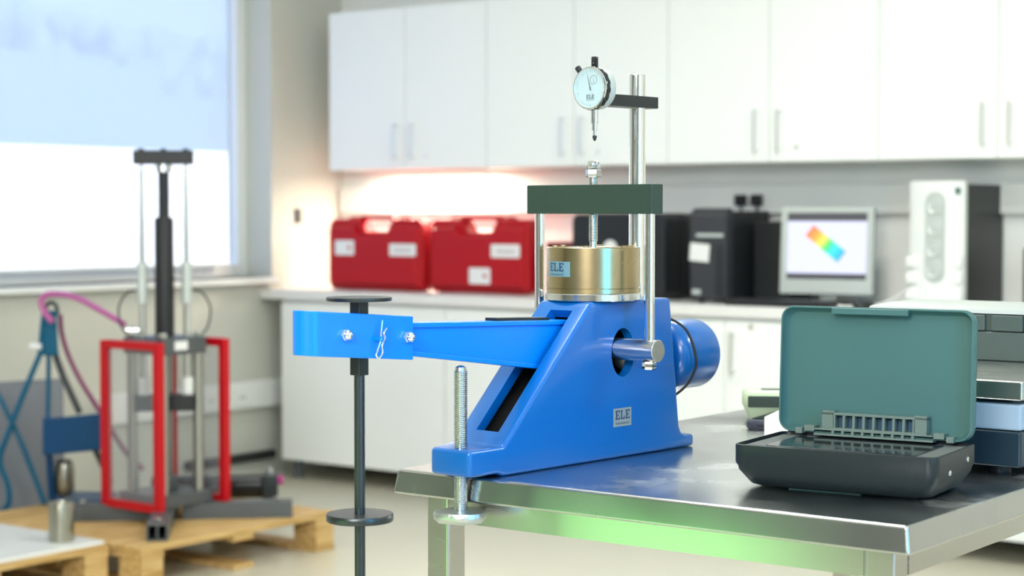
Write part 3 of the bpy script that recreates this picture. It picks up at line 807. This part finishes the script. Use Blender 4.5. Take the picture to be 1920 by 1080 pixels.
# ------------------------------------------------------------------ slab-serif lettering used on the maker's labels
def slab(ch, h):
    w, s, b = .78*h, .22*h, .14*h
    r = [(0, w, 0, b), (.10*h, .10*h+s, 0, h)]
    if ch == 'E':
        r += [(0, w, h-b, h), (.10*h, .56*h, .44*h, .56*h), (.47*h, .56*h, .34*h, .66*h), (w-.12*h, w, 0, .30*h), (w-.12*h, w, h-.30*h, h)]
    else:
        r += [(0, .42*h, h-b, h), (w-.13*h, w, 0, .36*h)]
    return r
def ele(h):
    out, x = [], 0
    for ch in 'ELE':
        for a, b, c, d in slab(ch, h): out.append((x+a, x+b, c, d))
        x += .90*h
    W = x - .12*h
    return [(a-W/2, b-W/2, c-h/2, d-h/2) for a, b, c, d in out], W
def flat_letters(rects, M, dz=0.0):
    sh = []
    for k, (a, b, c, d) in enumerate(rects):
        z = dz + k*2e-6
        sh.append(([M @ Vector(p) for p in ((a, c, z), (b, c, z), (b, d, z), (a, d, z))], [(0, 1, 2, 3)]))
    return sh

# ------------------------------------------------------------------ the blue consolidation press
PO = Vector((-1.5805, 1.9385, .905)); PR = math.radians(85.326)
pr = empty('consolidation_press', PO, PR, 'blue cast lever press with chrome column and dial gauge', 'test machine')
SL = lambda t: .0371 + 1.0096*(t - .0709)
flare = [(.4833 + .0115*q, .0288 - .0, ) for q in (0,)]
top = [(.0709, .0371), (.2632, .2315), (.4584, .2320), (.4820, .0420), (.4838, .0300), (.4890, .0205), (.4985, .0155), (.5216, .0144)]
low = [(.5216, -.0046), (.0709, -.0046)]
near = [(0, 0), (0, .0375)] + top + low + [(.058, 0)]
vs = [(a, -.05, b) for a, b in near]
vs += [(a, (.024 if a < .01 else (.045 if a < .06 else .05)), b) for a, b in near]
n = len(near)
fs = [tuple(range(n)), (n+0, n+1, n+2, 2*n-2, 2*n-1), tuple(range(n+2, 2*n-1))[::-1]]
fs += [(i, (i+1) % n, n+(i+1) % n, n+i) for i in range(n)]
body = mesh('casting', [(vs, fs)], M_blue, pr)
def cutter(shape, m=None):
    o = mesh('cut', [shape], m or M_blue)
    return o
nx, nz_ = -.7105, .7037
sa, sb = (.088, SL(.088)), (.2512, SL(.2512))
slot = [(sa[0]+nx*.02, sa[1]+nz_*.02), (sb[0]+nx*.02, sb[1]+nz_*.02), (sb[0]-nx*.03, sb[1]-nz_*.03), (sa[0]-nx*.03, sa[1]-nz_*.03)]
cav = [(.10, .012), (.44, .012), (.44, .215), (.270, .215), (.10, .046)]
hole = [(.3385+.0275*math.cos(2*pi*i/40), .1538+.0368*math.sin(2*pi*i/40)) for i in range(40)]
bv = body.modifiers.new('edge', 'BEVEL'); bv.width = .006; bv.segments = 4; bv.limit_method = 'ANGLE'; bv.angle_limit = math.radians(30)
cuts = [cutter(prism(slot, -.0240, .0185)), cutter(prism(cav, -.034, .034), M_dark), cutter(prism(hole, -.08, .08))]  # cavity faces coloured dark for the unlit inside of the casting
for c in cuts:
    m = body.modifiers.new('cut', 'BOOLEAN'); m.material_mode = 'TRANSFER'; m.operation = 'DIFFERENCE'; m.object = c; m.solver = 'EXACT'
    c.parent = pr
bpy.context.view_layer.update()
dg = bpy.context.evaluated_depsgraph_get()
me = bpy.data.meshes.new_from_object(body.evaluated_get(dg))
body.modifiers.clear(); body.data = me
me.polygons.foreach_set('use_smooth', [True]*len(me.polygons)); me.set_sharp_from_angle(angle=math.radians(32))
if not me.materials: me.materials.append(M_blue)
for c in cuts: bpy.data.objects.remove(c)

# lever beam with raised flanges, and the looped strap at its end
zt = lambda t: .216 - .0336*(t+.0736)
zb = lambda t: .1707 - .132*(t+.0736)
ta, tb = -.105, .292
def beam(w, f0, f1):
    q = lambda t: [(t, -w, f0(t)), (t, w, f0(t)), (t, w, f1(t)), (t, -w, f1(t))]
    return hexa(q(ta), q(tb))
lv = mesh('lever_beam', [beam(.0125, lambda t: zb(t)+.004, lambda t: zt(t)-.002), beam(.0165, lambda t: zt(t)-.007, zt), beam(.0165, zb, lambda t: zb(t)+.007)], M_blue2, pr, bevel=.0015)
mesh('top_plate', [hexa([(.10, -.010, zt(.10)), (.10, .012, zt(.10)), (.215, .012, zt(.215)), (.215, -.010, zt(.215))], [(.10, -.010, zt(.10)+.004), (.10, .012, zt(.10)+.004), (.215, .012, zt(.215)+.004), (.215, -.010, zt(.215)+.004)])], M_black, pr)
hw, th, tc_ = .022, .004, -.245
path = [(-.0797, -hw)] + [(-.16, -hw)] + [(tc_ - hw*math.sin(pi*i/16), -hw*math.cos(pi*i/16)) for i in range(17)] + [(-.16, hw), (-.0797, hw)]
inn = [(-.0797, -hw+th)] + [(-.16, -hw+th)] + [(tc_ - (hw-th)*math.sin(pi*i/16), -(hw-th)*math.cos(pi*i/16)) for i in range(17)] + [(-.16, hw-th), (-.0797, hw-th)]
s0 = lambda t: .1664 + (-.0798 - t)*.0855
s1 = lambda t: .2251 + (-.0796 - t)*.0782
v, f = [], []
for (a, b), (c, d) in zip(path, inn):
    v += [(a, b, s0(a)), (a, b, s1(a)), (c, d, s1(c)), (c, d, s0(c))]
for i in range(len(path) - 1):
    k = i*4
    for q in range(4): f.append((k+q, k+(q+1) % 4, k+4+(q+1) % 4, k+4+q))
f += [(0, 1, 2, 3), tuple(len(v)-4+q for q in (3, 2, 1, 0))]
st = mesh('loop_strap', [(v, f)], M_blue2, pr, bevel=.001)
for a, z in ((-.2062, .2065), (-.0928, .1979)):
    mesh('dome_nut', [hexnut((a, -hw, z), (a, -hw-.006, z), .0080), lathe([(0,0),(.0064,0),(.0064,.003),(.0055,.006),(.003,.0082),(0,.0088)], 20, along((a, -hw-.005, z), (a, -hw-1, z))),
                      cyl((a, -hw-.001, z), (a, hw+.004, z), .004, 14)], M_chrome, st)
clip = [(-.1435, -.028, .2225), (-.1465, -.029, .2080), (-.1490, -.031, .1985), (-.1525, -.029, .1860), (-.1535, -.027, .1780), (-.1500, -.027, .1735), (-.1455, -.028, .1765), (-.1450, -.030, .1830),
        (-.1480, -.032, .1900), (-.1470, -.034, .1950), (-.1445, -.034, .2000), (-.1455, -.033, .2060), (-.1395, -.032, .2125)]
mesh('spring_clip', [tube(clip, .0011, 8)], M_chrome, st)
mesh('clip_pin', [cyl((-.1490, -hw-.010, .1985), (-.1490, hw+.004, .1985), .0035, 14)], M_blue2, st)

# cross pin, side rods, yoke, loading screw
ct = .3288
pn = mesh('cross_pin', [cyl((ct, -.124, .160), (ct, .124, .160), .0166, 40, ch=.0012)], M_steel, pr)
for s in (-1, 1):
    mesh('side_rod', [cyl((ct, s*.107, .158), (ct, s*.107, .364), .0078, 28)], M_chrome, pr)
    mesh('rod_nut', [hexnut((ct, s*.107, .132), (ct, s*.107, .1440), .0105)], M_chrome, pr)
mesh('yoke_bar', [box(.3149, .3420, -.1215, .1215, .3618, .4058)], M_yoke, pr, bevel=.0012)
ls = mesh('loading_screw', [thread((ct, 0, .3205), (ct, 0, .420), .0068, .0022, .0011), cyl((ct, 0, .3119), (ct, 0, .3215), .0055, 20)], M_zinc, pr)
mesh('lock_nut', [hexnut((ct, 0, .4168), (ct, 0, .4290), .0122)], M_zinc, ls)
mesh('knurled_cap', [lathe([(0,0)] + [((.0112 if k % 2 else .0106), .0008+.0009*k) for k in range(6)] + [(.0088, .0062)] + [((.0090 if k % 2 else .0085), .0068+.0009*k) for k in range(6)] + [(.007, .0125), (0, .0125)], 28, Matrix.Translation((ct, 0, .4290)))], M_zinc, ls)
mesh('column', [cyl((.4370, 0, .2305), (.4370, 0, .5775), .0129, 40, ch=.001)], M_chrome, pr)
mesh('gauge_arm', [box(.340, .4690, -.0165, .0165, .5255, .5435)], M_black, pr, bevel=.001)

# dial gauge on the arm
dz = .5509
dgk = empty('dial_gauge', (0, 0, 0)); dgk.parent = pr
ax = lambda: along((.3460, 0, dz), (.3188, 0, dz))
mesh('gauge_body', [lathe([(0,0),(.0300,0),(.0312,.0015),(.0312,.0165),(0,.0165)], 48, ax())], M_silver, dgk)
kn = []
for i in range(72):
    pass
rr = []
nk = 96
rings = []
for z, r in ((.0160, .0318), (.0170, .0326), (.0235, .0326), (.0245, .0318)):
    rings.append([ax() @ Vector(((r + (.0006 if (i//3) % 2 and r > .032 else 0))*math.cos(2*pi*i/nk), (r + (.0006 if (i//3) % 2 and r > .032 else 0))*math.sin(2*pi*i/nk), z)) for i in range(nk)])
mesh('bezel_grip', [loft(rings)], M_gloss, dgk)
mesh('bezel_lip', [lathe([(.0318,.0243),(.0324,.0262),(.0316,.0276),(.0300,.0280),(.0292,.0262),(.0290,.0244)], 64, ax())], M_chrome, dgk)
fc = mesh('dial_face', [lathe([(0,.0247),(.0292,.0247),(.0292,.0240),(0,.0240)], 48, ax())], mat('dial_white', (.44, .57, .61), .35, var=.02), dgk)
Mf = Matrix(((0, 0, -1, .3188+.0272-.0250), (-1, 0, 0, 0), (0, 1, 0, dz), (0, 0, 0, 1)))
tk = []
for i in range(100):
    a = 2*pi*i/100
    r0, r1 = (.0240, .0272) if i % 10 == 0 else ((.0252, .0272) if i % 5 == 0 else (.0260, .0272))
    w = .00022 if i % 10 == 0 else .00012
    d, s = Vector((math.sin(a), math.cos(a), 0)), Vector((math.cos(a), -math.sin(a), 0))
    tk.append(([Mf @ (d*r0 - s*w), Mf @ (d*r0 + s*w), Mf @ (d*r1 + s*w), Mf @ (d*r1 - s*w)], [(0, 1, 2, 3)]))
tag(mesh('scale_ticks', tk, M_greyink, fc), kind='stuff')
Mfe = Mf @ Matrix.Translation((0, -.0128, .0001))
le, lw = ele(.0058)
mesh('maker_letters', flat_letters(le, Mfe) + flat_letters([(-lw/2, lw/2, -.0052, -.0045)], Mfe), M_greyink, fc)
sd = []
for i in range(28):
    a = 2*pi*i/28
    d0, d1 = Vector((math.sin(a), math.cos(a), 0)), Vector((math.sin(a+2*pi/28), math.cos(a+2*pi/28), 0))
    o_ = Vector((.0062, .0122, .0001))
    sd.append(([Mf @ (o_ + d0*.0064), Mf @ (o_ + d1*.0064), Mf @ (o_ + d1*.0068), Mf @ (o_ + d0*.0068)], [(0, 1, 2, 3)]))
    if i % 4 == 0:
        e_ = Vector((d0.y, -d0.x, 0))*.00018
        sd.append(([Mf @ (o_ + d0*.0048 - e_), Mf @ (o_ + d0*.0048 + e_), Mf @ (o_ + d0*.0062 + e_), Mf @ (o_ + d0*.0062 - e_)], [(0, 1, 2, 3)]))
mesh('counter_dial', sd, M_greyink, fc)
def needle(o_, a, L, w, z):
    d, s = Vector((math.sin(a), math.cos(a), 0)), Vector((math.cos(a), -math.sin(a), 0))
    o_ = Vector((*o_, z))
    return ([Mf @ (o_ - d*.004 - s*w), Mf @ (o_ - d*.004 + s*w), Mf @ (o_ + d*L)], [(0, 1, 2)])
mesh('pointer', [needle((0, 0), math.radians(-15), .0262, .0009, .0006), needle((.0062, .0122), math.radians(-8), .005, .0003, .0005)], M_greyink, fc)
mesh('pointer_hub', [lathe([(.0016, 0), (.0016, .0012), (0, .0013)], 16, Mf)], M_chrome, fc)
mesh('crystal', [lathe([(0,.0266),(.02,.0263),(.0292,.0255)], 48, ax())], M_pane, dgk)
sm = .3316
mesh('stem_cap', [lathe([(0,0),(.0048,0)] + [((.0056 if k % 2 else .0050), .001+.0012*k) for k in range(14)] + [(.0050, .0185), (0, .0185)], 24, Matrix.Translation((sm, 0, .5800)))], M_gloss, dgk)
mesh('stem_sleeve', [cyl((sm, 0, .4985), (sm, 0, .5240), .0058, 24), cyl((sm, 0, .4880), (sm, 0, .5000), .0042, 24)], M_chrome, dgk)
mesh('plunger', [cyl((sm, 0, .4790), (sm, 0, .4890), .0024, 16)], M_chrome, dgk)
mesh('contact_tip', [lathe([(0,0),(.0018,.001),(.0032,.005),(.0034,.0075),(.0022,.009),(0,.009)], 16, Matrix.Translation((sm, 0, .4715)))], M_black, dgk)
mesh('bezel_clamp', [cyl((.3240, .0215, .5765), (.3240, .0275, .5830), .0045, 16)], M_black, dgk)

# drum counterweight and loose cable at the rear
mesh('drum_weight', [lathe([(0,0),(.020,0),(.030,.001),(.0390,.002),(.0480,.0075),(.0535,.0150),(.0556,.0245),(.0556,.0930),(.0545,.0960),(0,.0965)], 64, along((.4890, 0, .1365), (1, 0, .1365)))], M_blue, pr)
mesh('drum_shaft', [cyl((.40, 0, .1365), (.491, 0, .1365), .016, 24)], M_steel, pr)
tag(mesh('rear_cable', [tube([(.462, -.014, .206), (.480, -.0217, .2010), (.500, -.0488, .1800), (.507, -.0630, .1370), (.505, -.0600, .1117), (.498, -.0493, .0910), (.486, -.0338, .0745), (.476, -.026, .066)], .0021, 10)], M_rubber, pr))

# clamp screw through the toe
cs = (.0210, -.014)
mesh('clamp_screw', [thread((*cs, -.066), (*cs, .1525), .0096, .0026, .0014, tip=.006)], M_zinc, pr)
oc = []
rim = [(.0375 + .0025*math.sin(3*a+.5) + .0012*math.sin(7*a)) for a in [2*pi*i/18 for i in range(18)]]
rg = lambda s, z: [(cs[0] + rim[i]*s*math.cos(2*pi*i/18), cs[1] + rim[i]*s*math.sin(2*pi*i/18), z) for i in range(18)]
mesh('clamp_foot', [loft([rg(.86, -.0650), rg(.97, -.0610), rg(1, -.0550), rg(.95, -.0505), rg(.5, -.0490)]), cyl((*cs, -.0700), (*cs, -.0640), .008, 12)], M_cast, pr)

# maker's label on the casting side
Ms = Matrix(((1, 0, 0, .337), (0, 0, -1, -.05025), (0, 1, 0, .0565), (0, 0, 0, 1)))
lb = mesh('maker_label', [xf(prism(rrect(.043, .0275, .0008, 2), -.0001, .0004, 'z'), Ms)], M_labelblue, pr)
le, lw = ele(.0135)
mesh('maker_letters', flat_letters(le, Ms @ Matrix.Translation((0, .0038, .0006))) + [text_shape('International', .0062, Ms @ Matrix.Translation((0, -.0088, .0006)))], M_ink, lb)

# ------------------------------------------------------------------ bronze cell on the press bed
cp = Matrix.Translation(PO) @ Matrix.Rotation(PR, 4, 'Z') @ Vector((ct, 0, .2321))
cl = empty('consolidation_cell', cp, YAW - .0447, 'bronze round cell with bright base ring on the press', 'test cell')
CR = .0707
mesh('base_ring', [lathe([(0,0),(.0716,0),(.0724,.001),(.0724,.0098),(.0716,.0108),(0,.0108)], 96)], M_alu, cl, smooth=20)
mesh('cell_wall', [lathe([(0,.0108),(CR-.0005,.0108),(CR,.0114),(CR,.0178),(CR-.0012,.0182),(CR-.0012,.0190),(CR,.0194),(CR,.0790),(CR-.001,.0798),(.055,.0798),(.054,.0788),(.040,.0788),(.039,.0796),(0,.0796)], 96)], M_brass, cl, smooth=20)
for i in range(6):
    a = 2*pi*i/6 + .35
    p = (.0605*math.cos(a), .0605*math.sin(a))
    mesh('top_bolt', [hexnut((*p, .0797), (*p, .0824), .0048)], M_brass, cl)
mesh('spigot', [cyl((0, 0, .0793), (0, 0, .0797), .012, 24)], M_zinc, cl)
def wrap(u, z, r):
    return (r*math.sin(u/CR), -r*math.cos(u/CR), z)
uc, zc, lh_, lw_ = -CR*math.radians(49), .0475, .0225, .0500
vs, fs = [], []
for i in range(13):
    u = uc - lw_/2 + lw_*i/12
    vs += [wrap(u, zc-lh_/2, CR+.0002), wrap(u, zc+lh_/2, CR+.0002)]
fs = [(2*i, 2*i+2, 2*i+3, 2*i+1) for i in range(12)]
lb = mesh('maker_label', [(vs, fs)], mat('label_blue', (.16, .30, .38), .4, .2, var=.04, scale=200), cl)
le, lw = ele(.0125)
sh = []
for a, b, c, d in le:
    for q in range(3):
        u0, u1 = a + (b-a)*q/3, a + (b-a)*(q+1)/3
        sh.append(([wrap(uc-.003+u0, zc+.003+c, CR+.0004), wrap(uc-.003+u1, zc+.003+c, CR+.0004), wrap(uc-.003+u1, zc+.003+d, CR+.0004), wrap(uc-.003+u0, zc+.003+d, CR+.0004)], [(0, 1, 2, 3)]))
tv, tf = text_shape('International', .0062, Matrix.Identity(4))
sh.append(([wrap(uc-.003+p.x, zc-.0078+p.y, CR+.0004) for p in tv], tf))
mesh('maker_letters', sh, M_ink, lb)

# ------------------------------------------------------------------ weight hanger on the lever strap
hp = Matrix.Translation(PO) @ Matrix.Rotation(PR, 4, 'Z') @ Vector((-.1585, 0, 0))
hg = empty('weight_hanger', (hp.x, hp.y, PO.z), PR, 'black weight hanger rod with two discs hanging from the lever', 'hanger')
mesh('square_block', [box(-.0088, .0088, -.0088, .0088, .150, .2490)], M_black, hg, bevel=.0008)
mesh('top_disc', [lathe([(0,.2480),(.0425,.2480),(.0432,.2490),(.0432,.2522),(.0425,.2530),(0,.2530)], 64)], M_black, hg)
mesh('rod', [cyl((0, 0, -.46), (0, 0, .152), .0071, 28)], M_black, hg)
mesh('weight_disc', [lathe([(0,-.0430),(.0436,-.0430),(.0444,-.0420),(.0444,-.0340),(.0436,-.0330),(0,-.0330)], 64)], M_black, hg)
mesh('bottom_disc', [lathe([(0,-.470),(.060,-.470),(.061,-.469),(.061,-.459),(.060,-.458),(0,-.458)], 48)], M_black, hg)

# ------------------------------------------------------------------ open black case at the front right of the bench
t = empty('open_case', (-1.0915, 2.2135, TZ), math.radians(5.9), 'open black plastic case with a smoky teal lid', 'case')
W, D, H = .281, .172, .058
ring = lambda w, d, r, z: [(u, v, z) for u, v in rrect(w, d, r, 6)]
mesh('tray', [loft([ring(W-.050, D-.045, .018, .0015), ring(W-.030, D-.028, .020, .005), ring(W-.006, D-.006, .016, .024), ring(W-.004, D-.004, .015, .030), ring(W, D, .014, .034), ring(W, D, .014, H), ring(W-.005, D-.005, .012, H+.001), ring(W-.006, D-.006, .012, H-.004)])], mat('dark_teal_plastic', (.009, .015, .017), .40, bump=.08, scale=300), t, smooth=50)
wr = []
mesh('ridged_border', [box(-W/2+.008, W/2-.008, -D/2+.006 + q*.0055, -D/2+.0095 + q*.0055, H-.005, H-.0025) for q in range(28)], mat('grey_foam', (.11, .12, .11), .6, bump=.2), t)
mesh('weighing_plate', [prism(rrect(W-.072, D-.05, .006, 4), H-.004, H-.001, 'z')], M_gloss, t, bevel=.0006)
for y in (-.03, .045):
    mesh('side_screw', [lathe([(0,0),(.0042,0),(.0036,.0015),(0,.002)], 14, along((W/2-.0008, y, .033 if y < 0 else .042), (W, y, .033 if y < 0 else .042)))], M_zinc, t)
mesh('base_pad', [box(-.07, .03, -D/2+.026, -D/2+.04, 0, .0025)], M_teal, t)
mesh('base_pad', [box(-.07, .03, D/2-.04, D/2-.026, 0, .0025)], M_teal, t)
Lt = Matrix.Translation((0, D/2-.004, H+.001)) @ Matrix.Rotation(math.radians(-3), 4, 'X')
lid_h = .176
lr = lambda w, h, r, y: [Lt @ Vector((u, y, v)) for u, v in rrect(w, h, r, 6, 0, lid_h/2 + .002)]
ld = mesh('lid', [loft([lr(W-.006, lid_h, .018, -.016), lr(W-.002, lid_h+.001, .019, -.012), lr(W-.002, lid_h+.001, .019, -.002), lr(W-.014, lid_h-.012, .016, .004),
                        lr(W-.018, lid_h-.016, .015, .0015), lr(W-.010, lid_h-.008, .016, -.004), lr(W-.010, lid_h-.004, .016, -.016), lr(W-.006, lid_h, .018, -.016)], False, False)], M_teal, t, smooth=50)
# close the panel: the loft above runs rim - outer - back - inner; add the back panel itself
mesh('lid_panel', [loft([lr(W-.016, lid_h-.014, .015, .0018), lr(W-.016, lid_h-.014, .015, .0038)])], M_teal, t)
mesh('lid_catch', [xf(box(-.062, .048, -.021, -.012, lid_h-.008, lid_h+.001), Lt)], M_teal, t, bevel=.0015)
M_hinge = mat('hinge_plastic', (.12, .16, .135), .45, bump=.05, scale=200)
hs = []
hg_ = lambda x0, x1, y0, y1, z0, z1: xf(box(x0, x1, y0, y1, z0, z1), Lt)
hx0, hx1 = -.072, .078
hinge = mesh('hinge_strip', [hg_(hx0, hx1, -.020, -.004, .008, .0105), hg_(hx0, hx1, -.020, -.004, .028, .0315), hg_(hx0, hx0+.018, -.020, -.004, .0105, .0335), hg_(hx1-.018, hx1, -.020, -.004, .0105, .0335),
                             hg_(hx0-.010, hx1+.010, -.024, -.006, -.001, .002), hg_(hx0-.010, hx1+.010, -.024, -.006, .0065, .0085),
                             hg_(hx0-.025, hx0-.010, -.022, -.004, .004, .012), hg_(hx1+.010, hx1+.025, -.022, -.004, .004, .012),
                             hg_(hx0-.038, hx0-.028, -.022, -.004, .000, .008), hg_(hx1+.028, hx1+.038, -.022, -.004, .000, .008)], M_hinge, t, bevel=.0004)
for q in range(9):
    x = hx0 + .018 + q*.01425
    mesh('rib', [hg_(x-.0018, x+.0018, -.020, -.004, .0105, .028)], M_hinge, hinge)
    mesh('rib', [hg_(x-.0018, x+.0018, -.024, -.006, .002, .0065)], M_hinge, hinge)
mesh('slot_back', [hg_(hx0+.016, hx1-.016, -.0055, -.0045, .0105, .028)], mat('slot_blue', (.02, .07, .13), .4, bump=.05), hinge)
mesh('slot_back', [hg_(hx0-.009, hx1+.009, -.0075, -.0065, .002, .0065)], M_rubber, hinge)

# ------------------------------------------------------------------ balance with steel pan and the grey case on it
t = empty('bench_balance', (-1.13, 2.434, TZ), 0, 'two-tone blue bench balance with a steel pan behind the open case', 'balance')
W, D = .366, .52
bb = lambda a, b, c, d, e, f: box(a-W/2, b-W/2, c, d, e, f)
M_navy = mat('navy_plastic', (.008, .022, .034), .35, bump=.04, scale=200)
M_pale = mat('pale_blue_plastic', (.28, .36, .44), .4, bump=.03, scale=200)
mesh('lower_body', [bb(0, W, 0, D, .012, .0635)], M_navy, t, bevel=.004)
mesh('upper_body', [bb(0, W, .0, D, .0640, .1010)], M_pale, t, bevel=.004)
mesh('pan_support', [bb(.02, W-.02, .02, D-.02, .1012, .1065)], M_navy, t)
mesh('steel_pan', [bb(-.002, W+.002, -.002, D+.002, .1067, .1340)], M_ss, t, bevel=.003)
for x in (.05, W-.05):
    for y in (.05, D-.05):
        mesh('foot', [cyl((x-W/2, y, 0), (x-W/2, y, .0125), .016, 18)], M_rubber, t)
t = empty('grey_tool_case', (-1.14, 2.745, TZ+.1345), 0, 'ribbed grey plastic case lying on the balance pan', 'case')
W, D = .40, .19
M_gcase = mat('grey_green_plastic', (.060, .080, .070), .45, bump=.06, scale=200)
M_glid = mat('light_grey_plastic', (.36, .38, .36), .45, bump=.06, scale=200)
mesh('base', [prism(rrect(W, D, .014, 4, 0, D/2), 0, .046, 'z')], M_gcase, t, bevel=.003)
mesh('rim', [prism(rrect(W-.012, D-.012, .014, 4, 0, D/2), .046, .074, 'z')], M_gcase, t, bevel=.002)
for q in range(6):
    x = -.165 + q*.062
    mesh('rib', [box(x, x+.052, -.001, .008, .047, .072)], M_gcase, t, bevel=.002)
mesh('lid', [loft([[(u, v, .0742) for u, v in rrect(W-.004, D-.004, .014, 4, 0, D/2)], [(u, v, .080) for u, v in rrect(W-.010, D-.010, .014, 4, 0, D/2)], [(u, v, .086) for u, v in rrect(W-.06, D-.05, .014, 4, 0, D/2)]])], M_glid, t)
mesh('lid_rail', [box(.06, .09, .05, .14, .085, .090)], M_gcase, t, bevel=.001)

# ------------------------------------------------------------------ small instruments at the far left of the bench
mp_ = Vector((-1.558, 2.865, TZ))
t = empty('handheld_meter', mp_, YAW - .06, 'cream handheld meter with a dark battery window', 'meter')
W, D = .135, .075
mesh('body', [loft([[(u, v, z) for u, v in rrect(W-2*i, D-2*i, .012, 4)] for i, z in ((.012, .0), (.010, .002), (.003, .020), (.002, .022), (.0, .025), (.0, .046), (.003, .051), (.010, .053))])], M_cream, t, smooth=50)
mesh('battery_window', [prism(rrect(.056, .020, .002, 2, -.033, .0345), -D/2-.0006, -D/2+.001)], M_lcd, t)
mesh('window_tab', [box(-.0045, -.0005, -D/2-.0006, -D/2+.001, .032, .0375)], M_lcd, t)
mesh('top_screen', [prism(rrect(.05, .03, .004, 3, -.01, 0), .0528, .0538, 'z')], M_lcd, t)
mesh('key', [cyl((.035, -.008, .0525), (.035, -.008, .0555), .006, 14)], M_grey, t)
mesh('key', [cyl((.052, -.006, .0525), (.052, -.006, .0555), .006, 14)], M_grey, t)
ph = Vector((-1.5290, 2.690, TZ))
t = empty('rugged_phone', ph, math.radians(10), 'dark rugged phone lying before the cream meter', 'phone')
mesh('shell', [loft([[(u, v, z) for u, v in rrect(.078-2*i, .150-2*i, .012, 4, .036, .075)] for i, z in ((.003, 0), (0, .004), (0, .013), (.003, .017))])], mat('navy_rubber', (.03, .035, .055), .5, bump=.05), t)
mesh('screen', [prism(rrect(.062, .130, .004, 3, .036, .075), .0165, .0178, 'z')], M_gloss, t)
mesh('side_key', [box(.02, .045, -.0015, .003, .006, .010)], M_rubber, t)
wp = Vector((-1.4330, 2.5800, TZ))
t = empty('white_carton', wp, math.radians(106), 'small white carton between the phone and the teal lid', 'box')
mesh('carton', [box(0, .12, -.05, 0, 0, .0385)], M_white, t, bevel=.0008)
mesh('flap', [box(-.001, .0, -.048, -.002, .004, .0375)], M_sticker, t)
